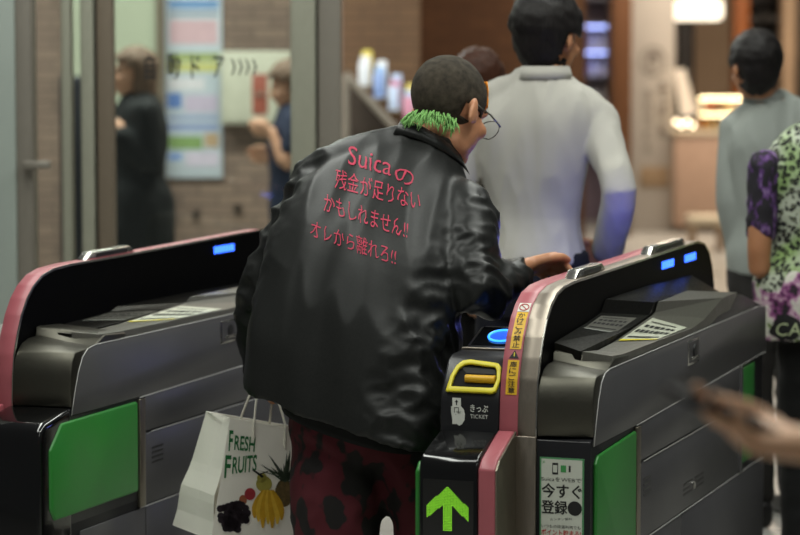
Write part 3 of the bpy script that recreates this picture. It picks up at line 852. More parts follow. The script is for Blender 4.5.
def stand(x, y, yaw, h=1.7, head_yaw=0.0, head_pitch=0.0, sh=0.185):
    s = h / 1.72; yw = math.radians(yaw)
    f = Vector((math.sin(yw), math.cos(yw), 0)); r = Vector((math.cos(yw), -math.sin(yw), 0))
    W = lambda a, b, c: Vector((x, y, 0)) + (r * a + f * b) * s + Z * (c * s)
    J = dict(s=s, r=r, f=f, W=W, root=Vector((x, y, 0)), neck=W(0, -0.015, 1.50))
    hy = yw + math.radians(head_yaw); hp = math.radians(head_pitch)
    hf = Vector((math.sin(hy) * math.cos(hp), math.cos(hy) * math.cos(hp), -math.sin(hp)))
    hu = (Z - hf * Z.dot(hf)).normalized()
    J['hc'] = W(0, 0.02, 1.605); J['hR'] = rotm(hf.cross(hu), hf, hu)
    for sd, k in (('l', -1), ('r', 1)):
        J['sh_' + sd] = W(k * sh, -0.01, 1.405); J['el_' + sd] = W(k * (sh + 0.05), -0.05, 1.12); J['wr_' + sd] = W(k * (sh + 0.045), 0.07, 0.89)
        J['hip_' + sd] = W(k * 0.088, 0, 0.90); J['kn_' + sd] = W(k * 0.092, 0.015 + 0.02 * k, 0.49); J['an_' + sd] = W(k * 0.095, -0.02 + 0.06 * k, 0.085)
        J['hand_' + sd] = ((f * 0.25 - Z), -r * k, f)
    J['secs'] = [(W(0, 0, 0.90), 0.155, 0.105), (W(0, 0, 0.97), 0.158, 0.105), (W(0, 0.005, 1.09), 0.135, 0.095), (W(0, 0.0, 1.26), 0.155, 0.11), (W(0, -0.01, 1.37), 0.160, 0.095), (W(0, -0.012, 1.45), 0.122, 0.072), (W(0, -0.012, 1.51), 0.064, 0.055)]
    J['secs'] = [(c, r * (a * s), f * (b * s), 2.3) for c, a, b in J['secs']]
    return J

m_eye = M('dark_eye', '1a1412', 0.2); m_lip = M('lip_skin', 'a25f55', 0.45)
def body(J, root, skin, voxel=0.008, hv=0.0042, hands='lr', head_s=1.0, label=None):
    s = J['s']; mb = MB()
    mb.loft(J['secs'], 24)
    head_parts(mb, J['hc'], J['hR'], head_s * (0.5 + 0.5 * s))
    mb.limb([J['neck'] - (J['hc'] - J['neck']).normalized() * 0.04, J['neck'], J['hc'] + J['hR'] @ Vector((0, -0.022, -0.045))], [0.058 * s, 0.054 * s, 0.054 * s])
    for sd in 'lr':
        mb.limb([J['sh_' + sd], J['el_' + sd], J['wr_' + sd]], [0.048 * s, 0.037 * s, 0.025 * s])
        mb.limb([J['hip_' + sd], J['kn_' + sd], J['an_' + sd]], [0.080 * s, 0.052 * s, 0.036 * s])
        fd = J.get('foot_' + sd, J['f'])
        mb.limb([J['an_' + sd] - fd * 0.03 - Z * 0.03, J['an_' + sd] + fd * 0.10 - Z * 0.045], [0.032, 0.028])
    me = remesh(mb, voxel, 3)
    for sd in hands:
        hm = MB(); d, n, t = J['hand_' + sd]
        c = J.get('curl_' + sd, 0.35)
        hand_parts(hm, J['wr_' + sd], d, n, t, c, s=0.98 * s * J.get('hs', 1.0), thumb_in=J.get('thumb_' + sd, 0.5))
        me = joined(me, remesh(hm, hv, 2))
    Ri = J['hR'].inverted(); k = head_s * (0.5 + 0.5 * s)
    mi = []
    for p in me.polygons:
        q = Ri @ (p.center - J['hc']) / k; m_ = 0
        if q.length < 0.15 and q.y > 0.055:
            if ((abs(q.x) - 0.031) / 0.014) ** 2 + ((q.z + 0.003) / 0.007) ** 2 < 1: m_ = 1
            elif 0.019 < q.z < 0.027 and 0.014 < abs(q.x) < 0.048: m_ = 1
            elif abs(q.x) < 0.021 and -0.076 < q.z < -0.056 and q.y > 0.078: m_ = 2
        mi.append(m_)
    me.polygons.foreach_set('material_index', mi)
    return put('body', me, [skin, m_eye, m_lip], root, label)

def hair_cap(J, root, mt, kind='short', head_s=1.0, name='hair', label=None):
    k = head_s * (0.5 + 0.5 * J['s']); bm = bmesh.new()
    bmesh.ops.create_uvsphere(bm, u_segments=56, v_segments=40, radius=1.0)
    th = {'buzz': 0.004, 'short': 0.016, 'bob': 0.020}[kind]
    for v in bm.verts:
        p = v.co.copy()
        q = Vector((p.x * (0.0745 + th), p.y * (0.096 + th), p.z * (0.086 + th))) + Vector((0, -0.014, 0.030))
        if kind == 'bob' and p.z < 0.1:
            dn = (0.1 - p.z); q = Vector((p.x * (0.0745 + th) * (1.0 if p.z > -0.6 else 0.95), q.y, 0.04 - dn * 0.15))
            l = math.hypot(p.x, p.y) or 1
            q.x = p.x / l * (0.0945 - 0.008 * dn); q.y = -0.014 + p.y / l * (0.114 - 0.008 * dn)
        if kind == 'short' and q.z < 0.0: q.z *= 1.45; q.y *= 0.93
        a = noise.noise(p * 5.0 + Vector((J['s'] * 9, 0, 0))) * (0.006 if kind != 'buzz' else 0.0008)
        q += p * a
        v.co = q
    def face(c):
        if kind == 'bob': return (c.y > (0.010 if c.z < 0.03 else 0.05) and c.z < 0.065) or c.z < -0.105
        fr = c.y > 0.050 and c.z < 0.062
        side = c.y > 0.012 and c.z < -0.002
        ear = abs(c.x) > 0.06 and c.z < 0.004 and c.y > -0.035
        nape = c.z < (-0.052 if kind == 'buzz' else -0.115)
        return fr or side or ear or nape
    bmesh.ops.delete(bm, geom=[f for f in bm.faces if face(f.calc_center_median())], context='FACES')
    bmesh.ops.recalc_face_normals(bm, faces=bm.faces)
    me = bpy.data.meshes.new(name); bm.to_mesh(me); bm.free()
    me.transform(Matrix.Translation(J['hc']) @ (J['hR'] * k).to_4x4())
    o = put(name, me, mt, root, label)
    sd = o.modifiers.new('thick', 'SOLIDIFY'); sd.thickness = 0.010 if kind != 'buzz' else 0.004; sd.offset = -1
    return o

def trousers(J, root, mt, r=(0.098, 0.078, 0.062), name='trousers', top=None, amp=0.006):
    s = J['s']; mb = MB()
    W = J['W']
    mb.loft([(W(0, 0, 0.80), J['r'] * 0.15 * s, J['f'] * 0.11 * s, 2.3), (W(0, 0, 0.90), J['r'] * 0.166 * s, J['f'] * 0.118 * s, 2.3), (W(0, 0, top or 1.0), J['r'] * 0.156 * s, J['f'] * 0.108 * s, 2.3)], 24)
    for sd in 'lr':
        mb.limb([J['hip_' + sd], J['kn_' + sd], J['an_' + sd] + Z * 0.03], [x * s for x in r])
    me = remesh(mb, 0.010, 4)
    fold(me, amp, 9, 16, 9, seed=3.1)
    return put(name, me, mt, root)
def shoes(J, root, mt):
    for sd in 'lr':
        fd = J.get('foot_' + sd, J['f']); a = J['an_' + sd]
        b = Vector((a.x, a.y, 0)); r = fd.cross(Z)
        mb = MB(); S = lambda y, z, w, h: (b + fd * y + Z * z, r * w, Z * h, 2.6)
        mb.loft([S(-0.075, 0.045, 0.020, 0.030), S(-0.06, 0.046, 0.032, 0.045), S(0.0, 0.050, 0.036, 0.049), S(0.08, 0.036, 0.043, 0.035), S(0.15, 0.028, 0.040, 0.027), S(0.185, 0.024, 0.020, 0.018)], 20)
        put('shoe', mb.mesh('shoe'), mt, root)

def top(J, root, mt, name='shirt', sleeve='long', infl=0.018, r=(0.068, 0.058, 0.044), voxel=0.009, amp=0.007, bottom=None, freq=(9, 14, 9), hem_grow=0.0, sleeve_mat=None, collar=None):
    s = J['s']; mb = MB(); secs = []
    for i, (c, A, B, q) in enumerate(J['secs']):
        g = (infl if i < len(J['secs']) - 1 else 0.012) + (hem_grow if i < 2 else 0)
        c2 = c.copy()
        if i == 0 and bottom is not None: c2.z = bottom
        secs.append((c2, A * (1 + g / A.length), B * (1 + g / B.length), q))
    mb.loft(secs, 30)
    arms_l = []
    for sd in 'lr':
        arms = MB(); arms_l.append(arms)
        if J['W']: mb.limb([J['neck'] - Z * 0.005 * s + (J['sh_' + sd] - J['neck']) * 0.25, J['sh_' + sd].lerp(J['neck'], 0.35 if sleeve_mat else 0.0)], [0.060 * s, (0.050 if sleeve_mat else 0.060) * s], 16)
        a, e, w = J['sh_' + sd], J['el_' + sd], J['wr_' + sd]
        if sleeve == 'long': pts, rr = [a, e, w], [x * s for x in r]
        else: pts, rr = [a, a.lerp(e, 0.62)], [r[0] * s, r[0] * 0.93 * s]
        (arms if sleeve_mat else mb).limb(pts, rr, 18)
    me = remesh(mb, voxel, 4)
    fold(me, amp, *freq, r=J['r'], f=J['f'], seed=J['root'].x * 7, ridge=False)
    fold(me, amp * 0.5, freq[0] * 2.2, freq[1] * 1.6, freq[2] * 2.2, r=J['r'], f=J['f'], seed=J['root'].x * 5 + 20)
    o = put(name, me, mt, root)
    if sleeve_mat:
        for arms in arms_l:
            am = remesh(arms, voxel * 0.8, 3); fold(am, amp, 14, 20, 14, seed=5)
            put('sleeve', am, sleeve_mat, root)
    if collar:
        n, R = J['neck'], J['r']; f = J['f']
        cb = MB()
        up = (J['hc'] - n).normalized() * 0.3 + Z * 0.7
        secs = []
        for k in range(17):
            q = -PI * 0.5 + 0.35 + (2 * PI - 0.7) * k / 16 + PI
            p = n + up * 0.012 + R * math.cos(q) * 0.066 * s + f * math.sin(q) * 0.064 * s
            o_ = (R * math.cos(q) + f * math.sin(q))
            secs.append([p + up * 0.010, p + up * 0.012 + o_ * 0.005, p - up * 0.026 + o_ * 0.018, p - up * 0.028 + o_ * 0.010])
        cb.rings(secs)
        put('collar', cb.mesh('collar'), collar, root)
    return o

skin_a = skin_mat('warm_skin', 'c08a68'); skin_b = skin_mat('tan_skin', 'b07c58'); skin_c = skin_mat('fair_skin', 'cfa084')
m_black_hair = hair_mat('black_hair', '1b1817'); m_brown_hair = hair_mat('dark_brown_hair', '6e5a4c'); m_red_brown = hair_mat('red_brown_hair', '3a2014')
m_buzz = M('cropped_hair', '3a342b', 0.8, var=0.55, nscale=55, bump=0.5, bscale=700, spec=0.2); m_greenhair = hair_mat('green_dyed_hair', '74a45c'); m_orangehair = hair_mat('orange_dyed_hair', 'e08a28')
m_shoe = M('dark_leather', '191717', 0.4)

# ---- the man in the written jacket
def jacket_man():
    root = thing('person', 'person in black jacket with red handwriting on its back and green nape hair', 'person', (-0.13, 6.12, 0))
    h = Vector((math.sin(math.radians(25)), math.cos(math.radians(25)), 0)); r = Vector((math.cos(math.radians(25)), -math.sin(math.radians(25)), 0))
    tl = math.radians(15); rt = r * math.cos(tl) - Z * math.sin(tl)
    J = dict(s=1.0, r=rt, f=h, root=root.location, W=None)
    hf = Vector((0.62, 0.72, -0.40)).normalized(); hu = (Z - hf * Z.dot(hf)).normalized(); hu = (hu - hf.cross(hu) * 0.05).normalized()
    J['hR'] = rotm(hf.cross(hu), hf, hu); J['hc'] = P(450, 110, 6.36); J['neck'] = P(431, 146, 6.36)
    J['sh_l'], J['el_l'], J['wr_l'] = P(318, 196, 6.36), P(264, 298, 6.40), P(266, 362, 6.47)
    J['sh_r'], J['el_r'], J['wr_r'] = P(462, 216, 6.22), P(474, 293, 6.08), P(522, 268, 6.27)
    J['hand_l'] = (Vector((0.15, 0.1, -1)), Vector((1, 0.2, 0)), h); J['curl_l'] = 0.95
    J['hand_r'] = (Vector((0.72, 0.68, 0.08)), Vector((0.45, -0.35, -0.8)), Vector((-0.3, 0.2, 0.9))); J['curl_r'] = 0.9; J['hs'] = 1.12
    hl, hr = P(322, 360, 6.16), P(392, 375, 6.10)
    J['hip_l'], J['hip_r'] = hl, hr
    J['kn_l'], J['kn_r'] = P(333, 545, 6.08), P(431, 548, 6.08)
    J['an_l'] = Vector((-0.165, 6.06, 0.09)); J['an_r'] = Vector((0.075, 6.12, 0.09))
    ctr = [(349, 414, 6.10, 0.272, 0.175), (351, 385, 6.11, 0.268, 0.178), (353, 345, 6.13, 0.262, 0.178), (363, 290, 6.17, 0.262, 0.178), (377, 232, 6.22, 0.252, 0.165), (396, 184, 6.28, 0.205, 0.130), (414, 154, 6.31, 0.122, 0.112), (424, 140, 6.33, 0.086, 0.096), (430, 130, 6.35, 0.074, 0.086)]
    J['secs'] = [(P(a, b, c), rt * (w * 0.72), h * (d * 0.7), 2.3) for a, b, c, w, d in ctr]
    body(J, root, skin_a, 0.006, 0.0038, head_s=1.12)
    # legs
    mb = MB()
    mb.ball(P(364, 420, 6.12), (0.185, 0.15, 0.15), 24, 16)
    mb.limb([P(334, 400, 6.15), P(336, 500, 6.09), P(337, 570, 6.08), J['an_l'] + Z * 0.05], [0.112, 0.112, 0.108, 0.085], 24)
    mb.limb([P(392, 410, 6.12), P(430, 510, 6.09), P(436, 570, 6.09), J['an_r'] + Z * 0.05], [0.125, 0.100, 0.098, 0.080], 24)
    me = remesh(mb, 0.010, 5); fold(me, 0.012, 10, 12, 10, seed=2.0)
    t = NT('red_trousers_with_black_blotches'); v = t.coords((1, 1, 0.8))
    f1 = t.noise(v, 15.0, 2.0, 0.55)
    t.l(t.ramp(f1, [(0.52, srgb('480815')), (0.56, srgb('100a0a'))], 'LINEAR'), t.b.inputs['Base Color'])
    t.b.inputs['Roughness'].default_value = 0.9
    put('trousers', me, t.m, root)
    J['f'] = h; shoes(J, root, m_shoe)
    ub = MB(); ub.loft([(P(356, 428, 6.10), rt * 0.19, h * 0.15, 2.3), (P(354, 400, 6.10), rt * 0.20, h * 0.15, 2.3), (P(354, 370, 6.11), rt * 0.185, h * 0.14, 2.3)], 28)
    put('undershirt', ub.mesh('undershirt'), cloth('black_jersey', '101010'), root)
    # jacket
    jb = MB()
    jb.loft([(P(a, b, c), rt * w, h * d, 3.0 if b > 340 else 2.4) for a, b, c, w, d in ctr], 44, sub=5)
    jb.limb([P(402, 150, 6.31), P(360, 163, 6.34), P(322, 184, 6.36)], [0.070, 0.076, 0.080], 22)
    jb.limb([P(338, 186, 6.34), J['sh_l'], J['el_l'], J['wr_l']], [0.07, 0.086, 0.076, 0.056], 22)
    jb.limb([P(446, 200, 6.24), J['sh_r'], J['el_r'], P(516, 277, 6.245)], [0.07, 0.086, 0.078, 0.048], 22)
    me = remesh(jb, 0.0075, 4)
    sp = (P(424, 140, 6.32) - P(350, 412, 6.1)).normalized()
    a_el_r, a_wr_r = J['el_r'], J['wr_r']
    body_mask = lambda p: 0.55 + 0.45 * min(1, max(0, (1.22 - p.z) / 0.25))
    fold(me, 0.020, 6.5, 1.3, 3.5, r=rt, f=h, u=sp, seed=1.7, mask=body_mask, ridge=False)
    fold(me, 0.012, 11, 2.2, 6, r=(rt + sp * 0.25).normalized(), f=h, u=sp, seed=8.3, mask=body_mask)
    def sleeve_mask(p):
        q = rt.dot(p - P(377, 232, 6.22))
        return min(1, max(0, (abs(q) - 0.17) / 0.08))
    fold(me, 0.015, 9, 15, 9, r=rt, f=h, u=(sp + rt * 0.4).normalized(), seed=4.4, mask=sleeve_mask)
    fold(me, 0.008, 17, 24, 17, r=rt, f=h, u=(sp - rt * 0.3).normalized(), seed=14.4, mask=sleeve_mask)
    bv = BVHTree.FromPolygons([v.co.copy() for v in me.vertices], [tuple(p.vertices) for p in me.polygons])
    t = NT('black_coach_jacket_nylon')
    f1 = t.noise(t.coords(), 160.0, 3, 0.5)
    t.l(t.ramp(f1, [(0.3, (0.008, 0.0086, 0.008)), (0.7, (0.012, 0.0125, 0.0115))]), t.b.inputs['Base Color'])
    t.b.inputs['Roughness'].default_value = 0.44
    t.b.inputs['Specular IOR Level'].default_value = 0.32
    t.bump(f1, 0.06, 0.002)
    jk = put('jacket', me, t.m, root)
    # collar folded over, lying round the nape
    cb = MB(); eye = Vector((0, 0, CAM_H)); rows_ = []
    for (ux, uy), (lx, ly) in zip([(466, 166), (460, 154), (450, 144), (438, 135), (424, 127), (411, 122), (400, 121)], [(470, 175), (462, 166), (450, 156), (437, 148), (422, 141), (407, 136), (393, 134)]):
        d = (P(lx, ly, 6.0) - eye).normalized(); hit = bv.ray_cast(eye, d)[0] or P(lx, ly, 6.26)
        lo = hit - d * 0.006; u_ = P(ux, uy, lo.y + 0.030); dv = P(ux, uy, 6.0) - eye
        rows_.append([lo, lo.lerp(u_, 0.55) - d * 0.010, u_, u_ + d.normalized() * 0.006, lo + d * 0.003])
    cb.rings(rows_)
    put('collar', cb.mesh('collar'), t.m, jk)
    # handwriting, laid on the cloth
    for body_, (x0, y0, x1, y1), hpx in [('Suica', (348, 164, 391, 176), 19), ('の', (395, 181, 414, 187), 15), ('残金が足りない', (335, 188, 420, 211), 20), ('かもしれません!!', (324, 211, 408, 239), 18), ('オレから離れろ!!', (311, 237, 396, 266), 18)]:
        v, f = text_data(body_, offset=-0.004 if len(body_) > 1 else 0, shear=0.08)
        ax, bx = min(p.x for p in v), max(p.x for p in v); ay, by = min(p.y for p in v), max(p.y for p in v)
        v = [Vector(((p.x - ax) / (bx - ax), (p.y - ay) / (by - ay))) for p in v]
        v, f = subdivide([Vector((p.x * (x1 - x0), p.y * hpx)) for p in v], f, 2.2)
        vs = []
        for p in v:
            tx = p.x / (x1 - x0)
            wob = noise.noise(Vector((p.x * 0.12, p.y * 0.15, x0))) * 1.6
            px, py = x0 + p.x + wob, y0 + (y1 - y0) * tx - p.y + wob * 0.7
            o = Vector((0, 0, CAM_H)); d = (P(px, py, 6.0) - o).normalized()
            hit, nn, _, dist = bv.ray_cast(o, d)
            if hit is None: hit = P(px, py, 6.1)
            vs.append(hit - d * 0.0028)
        ink = MB().add(vs, f)
        put('handwriting', ink.mesh('handwriting'), M('red_marker', 'bc2449', 0.6, var=0.1), jk, 'red handwriting')
    # hair
    hair_cap(J, root, m_buzz, 'buzz', 1.12, 'cropped_hair')
    gb = MB(); rnd = random.Random(3)
    R = J['hR']
    for k in range(170):
        a = rnd.uniform(-1.05, 1.2); z0 = rnd.uniform(-0.062, -0.040)
        q = Vector((math.sin(a) * 0.074, -0.014 - math.cos(a) * 0.088, z0)) * 1.12
        dr = Vector((math.sin(a) * 0.5 + rnd.uniform(-0.5, 0.5), -math.cos(a) * 0.35, -1)).normalized()
        L = rnd.uniform(0.022, 0.046)
        w0 = J['hc'] + R @ q; w2 = J['hc'] + R @ (q + dr * L); w1 = (w0 + w2) / 2 + R @ Vector((math.sin(a), -math.cos(a), 0)) * 0.005
        gb.tube([w0, w1, w2], [0.0024, 0.0020, 0.0005], 5)
    put('nape_hair', gb.mesh('nape_hair'), m_greenhair, root, 'green dyed hair on the nape')
    ob = MB()
    for k in range(130):
        x = rnd.uniform(-0.045, 0.05); a = rnd.uniform(0.15, 0.75)
        q = Vector((x, 0.090 * math.sqrt(1 - (x / 0.085) ** 2) * math.cos(a) - 0.012, 0.030 + 0.085 * math.sin(a))) * 1.12
        dr = Vector((x * 3, 0.35, -0.9)).normalized(); L = rnd.uniform(0.018, 0.030)
        w0 = J['hc'] + R @ q; w2 = J['hc'] + R @ (q + dr * L)
        ob.tube([w0, (w0 + w2) / 2 + Z * 0.003, w2], [0.004, 0.0035, 0.0008], 5)
    put('forelock', ob.mesh('forelock'), m_orangehair, root, 'orange dyed forelock')
    # spectacles
    g = MB(); L = lambda x, y, z: J['hc'] + R @ (Vector((x, y, z)) * 1.12)
    for sx in (-1, 1):
        g.tube([L(sx * 0.083, -0.02, 0.006), L(sx * 0.080, 0.05, 0.004), L(sx * 0.066, 0.108, 0.0)], 0.0022, 8)
        g.tube([L(sx * 0.036 + 0.029 * math.cos(q), 0.112 - 0.006 * abs(math.cos(q)), -0.006 + 0.022 * math.sin(q)) for q in [2 * PI * k / 24 for k in range(24)]], 0.0014, 6, closed=True)
    g.tube([L(-0.008, 0.114, 0.0), L(0.008, 0.114, 0.0)], 0.0014, 6)
    put('spectacles', g.mesh('spectacles'), M('grey_wire', '6b6b66', 0.3, 0.9), root)
    return J
JM = jacket_man()

# ---- the man in the white shirt, just ahead
J = stand((535 - 400) / FPX * 7.45, 7.45, 22, 1.77, 14, 8, sh=0.175)
J['secs'] = [(c, A * (0.78, 0.78, 0.84, 0.98, 1.04, 1, 1)[i], B, q) for i, (c, A, B, q) in enumerate(J['secs'])]; J['neck'] = P(545, 74, 7.44); J['secs'][-1] = (P(545, 76, 7.44), *J['secs'][-1][1:]); J['secs'][-2] = (J['secs'][-2][0].lerp(P(545, 92, 7.44), 0.6), *J['secs'][-2][1:])
J['hc'] = P(548, 37, 7.47)
root = thing('person', 'person with thick black hair in a white long-sleeved shirt, seen from behind', 'person', J['root'])
J['sh_r'] = P(598, 124, 7.42); J['el_r'] = P(620, 190, 7.26); J['wr_r'] = P(607, 247, 7.44)
J['hand_r'] = (Vector((-0.75, 0.3, -0.45)), Vector((-0.3, -0.9, 0.0)), Vector((-0.3, 0.2, 0.9)))
body(J, root, skin_b, head_s=1.08)
hair_cap(J, root, m_black_hair, 'short', 1.12)
m_shirt = cloth('white_cotton_shirt', 'aeaba3', 0.8, 0.04)
top(J, root, m_shirt, 'shirt', 'long', 0.015, (0.060, 0.054, 0.043), amp=0.013, freq=(9, 3.5, 6), bottom=0.985, hem_grow=0.008, collar=m_shirt)
trousers(J, root, cloth('navy_trousers', '15161f'))
bl = MB(); W = J['W']
bl.loft([(W(0, 0, 0.960), J['r'] * 0.146, J['f'] * 0.124, 2.3), (W(0, 0, 0.992), J['r'] * 0.146, J['f'] * 0.124, 2.3)], 30, sub=1)
put('belt', bl.mesh('belt'), m_shoe, root)
shoes(J, root, m_shoe)

# ---- the brown haired person further along the passage
J = stand((477 - 400) / FPX * 8.5, 8.5, 20, 1.615, 0, 0, sh=0.17)
root = thing('person', 'person with brown hair mostly hidden behind the cropped head', 'person', J['root'])
body(J, root, skin_a, 0.010, 0.005)
hair_cap(J, root, m_red_brown, 'bob')
top(J, root, cloth('dark_brown_knit', '2c2520'), 'jumper', 'long', 0.02)
trousers(J, root, cloth('black_cotton', '131313')); shoes(J, root, m_shoe)

# ---- the man in the grey shirt beyond the gates
J = stand((778 - 400) / FPX * 8.6, 8.6, -14, 1.665, -2, 10, sh=0.165)
J['hc'] = P(755, 67, 8.55); J['neck'] = P(765, 97, 8.6)
root = thing('person', 'person with black hair in a grey shirt walking away beyond the gate', 'person', J['root'])
J['sh_l'] = P(738, 128, 8.62); J['el_l'] = P(734, 203, 8.60); J['wr_l'] = P(742, 268, 8.62)
J['hand_l'] = (Vector((0.2, 0.35, -1)), J['r'], J['f'])
body(J, root, skin_b)
hair_cap(J, root, m_black_hair, 'short', 1.0)
m_greyshirt = cloth('grey_cotton_shirt', '8f948e', 0.8, 0.06)
top(J, root, m_greyshirt, 'shirt', 'long', 0.026, (0.068, 0.06, 0.05), amp=0.012, freq=(9, 3.5, 6), bottom=0.86, collar=m_greyshirt)
trousers(J, root, cloth('charcoal_trousers', '2a2826')); shoes(J, root, m_shoe)

# ---- the woman in the leopard print top
def leopard():
    t = NT('leopard_and_flower_print'); v = t.coords((1, 1, 1))
    wn_ = t.n('ShaderNodeTexNoise'); t.l(v, wn_.inputs['Vector']); wn_.inputs['Scale'].default_value = 40
    mx = t.n('ShaderNodeMixRGB'); mx.inputs['Fac'].default_value = 0.02
    t.l(v, mx.inputs['Color1']); t.l(wn_.outputs['Color'], mx.inputs['Color2'])
    vo = t.n('ShaderNodeTexVoronoi'); t.l(mx.outputs[0], vo.inputs['Vector']); vo.inputs['Scale'].default_value = 62
    spots = t.ramp(vo.outputs['Distance'], [(0.12, (0.40, 0.43, 0.26)), (0.20, (0.012, 0.012, 0.012)), (0.48, (0.012, 0.012, 0.012)), (0.56, (0.42, 0.46, 0.36))], 'LINEAR')
    n2 = t.noise(v, 7.0, 1)
    base = t.n('ShaderNodeMixRGB', blend_type='MULTIPLY'); base.inputs['Fac'].default_value = 1.0
    t.l(spots, base.inputs['Color1']); t.l(t.ramp(n2, [(0.42, (0.55, 0.75, 0.34)), (0.58, (1, 1, 1))]), base.inputs['Color2'])
    n3 = t.noise(v, 13.0, 3, 0.6)
    fl = t.ramp(n3, [(0.36, (0.01, 0.01, 0.01)), (0.41, (0.16, 0.03, 0.13)), (0.46, (0.42, 0.22, 0.34)), (0.51, (0.60, 0.58, 0.52)), (0.57, (0.50, 0.52, 0.42)), (0.61, (0.16, 0.24, 0.06)), (0.66, (0.02, 0.02, 0.02))], 'LINEAR')
    sp = t.n('ShaderNodeSeparateXYZ'); t.l(v, sp.inputs[0])
    ad = t.n('ShaderNodeMath', operation='MULTIPLY_ADD'); t.l(n2, ad.inputs[0]); ad.inputs[1].default_value = 0.25
    t.l(sp.outputs['Z'], ad.inputs[2])
    fac = t.ramp(ad.outputs[0], [(0.0, (1, 1, 1)), (1.0, (0, 0, 0))], 'LINEAR')
    gt = t.n('ShaderNodeMath', operation='LESS_THAN'); t.l(ad.outputs[0], gt.inputs[0]); gt.inputs[1].default_value = 1.06
    mm = t.n('ShaderNodeMixRGB'); t.l(gt.outputs[0], mm.inputs['Fac']); t.l(base.outputs[0], mm.inputs['Color1']); t.l(fl, mm.inputs['Color2'])
    t.l(mm.outputs[0], t.b.inputs['Base Color']); t.b.inputs['Roughness'].default_value = 0.85
    return t.m
def sleeve_print():
    t = NT('purple_black_sleeve_print'); v = t.coords((1.0, 1.0, 0.5), (0, 0.5, 0))
    n = t.noise(v, 34.0, 3, 0.6)
    t.l(t.ramp(n, [(0.50, (0.010, 0.008, 0.012)), (0.58, (0.09, 0.03, 0.15)), (0.68, (0.24, 0.17, 0.30))], 'LINEAR'), t.b.inputs['Base Color'])
    t.b.inputs['Roughness'].default_value = 0.85
    return t.m
LY = 7.68
def leopard_text(o, root):
    bv = BVHTree.FromPolygons([v.co + root.location for v in o.data.vertices], [tuple(p.vertices) for p in o.data.polygons])
    eye = Vector((0, 0, CAM_H))
    def lay(v, f, off):
        out = []
        for p in v:
            d = (P(p.x, p.y, LY) - eye).normalized(); h = bv.ray_cast(eye, d)[0] or P(p.x, p.y, LY - 0.1)
            out.append(h - d * off)
        return out, f
    n = 26; leaf = [Vector((787 + 17 * math.cos(q) * (1 + 0.12 * math.sin(5 * q)), 329 + 13 * math.sin(q) * (1 + 0.12 * math.cos(4 * q)))) for q in [2 * PI * k / n for k in range(n)]]
    v, f = subdivide([Vector((p.x, -p.y)) for p in leaf], [tuple(range(n))], 5)
    v, f = lay([Vector((p.x, -p.y)) for p in v], f, 0.003)
    lf = put('printed_black_leaf', MB().add(v, f).mesh('printed_black_leaf'), m_ink, o)
    v, f = fit_text('CA', 776, 801, -336, -323, shear=0.1)
    v, f = lay([Vector((p.x, -p.y)) for p in v], f, 0.005)
    put('printed_letters', MB().add(v, f).mesh('printed_letters'), M('pale_green_ink', 'a9b58c', 0.7), o)
J = stand((836 - 400) / FPX * LY, LY, 8, 1.62, 4, 0, sh=0.19)
J['secs'] = [(c, A * (1.30, 1.30, 1.34, 1.32, 1.28, 1.2, 1)[i], B * 1.1, q) for i, (c, A, B, q) in enumerate(J['secs'])]
root = thing('person', 'person in leopard and flower print top with dark purple sleeves', 'person', J['root'])
J['sh_l'] = P(765, 166, LY - 0.03); J['el_l'] = P(759, 268, LY - 0.05); J['wr_l'] = P(792, 272, LY + 0.2)
J['hand_l'] = (Vector((0.4, 0.9, 0.1)), Vector((1, -0.3, 0)), Z)
body(J, root, skin_b)
hair_cap(J, root, m_black_hair, 'bob')
bl_ = top(J, root, leopard(), 'blouse', 'short', 0.026, (0.056, 0.052, 0.045), amp=0.006, bottom=0.735, hem_grow=0.03, sleeve_mat=sleeve_print())
leopard_text(bl_, root)
trousers(J, root, cloth('black_cotton', '131313'), (0.105, 0.085, 0.07)); shoes(J, root, m_shoe)

# ---- people beyond the glass
GY = 12.2
J = stand((138 - 400) / FPX * GY, GY, -108, 1.655, 6, -2, sh=0.165)
root = thing('person', 'person with dark bobbed hair in a black coat beyond the glass door', 'person', J['root'])
J['el_l'] = P(152, 165, GY - 0.18); J['wr_l'] = P(124, 138, GY - 0.2); J['hand_l'] = (Vector((-0.6, 0.1, 0.5)), Vector((-0.3, 0.9, 0)), Z)
body(J, root, skin_c)
hair_cap(J, root, m_brown_hair, 'bob')
top(J, root, cloth('black_wool_coat', '1d2022', 0.9), 'coat', 'long', 0.04, (0.075, 0.068, 0.055), amp=0.012, freq=(9, 4, 9), bottom=0.62, hem_grow=0.03)
trousers(J, root, cloth('black_cotton', '131313')); shoes(J, root, m_shoe)

GY = 12.5
J = stand((293 - 400) / FPX * GY, GY, -96, 1.59, 0, 14, sh=0.16)
root = thing('person', 'person in dark blue clothes with hands raised, half hidden behind the metal door post', 'person', J['root'])
J['el_l'] = P(285, 165, GY - 0.2); J['wr_l'] = P(272, 132, GY - 0.15); J['hand_l'] = (Vector((-0.8, 0.1, 0.2)), Vector((0, 0.9, 0.1)), Z)
J['el_r'] = P(287, 172, GY + 0.1); J['wr_r'] = P(273, 158, GY - 0.02); J['hand_r'] = (Vector((-0.8, 0.0, 0.1)), Vector((0, -0.9, 0.1)), Z)
body(J, root, skin_c)
hair_cap(J, root, m_brown_hair, 'bob')
top(J, root, cloth('dark_blue_cotton', '222a40'), 'shirt', 'short', 0.025, (0.062, 0.06, 0.05), bottom=0.80)
trousers(J, root, cloth('navy_trousers', '15161f')); shoes(J, root, m_shoe)

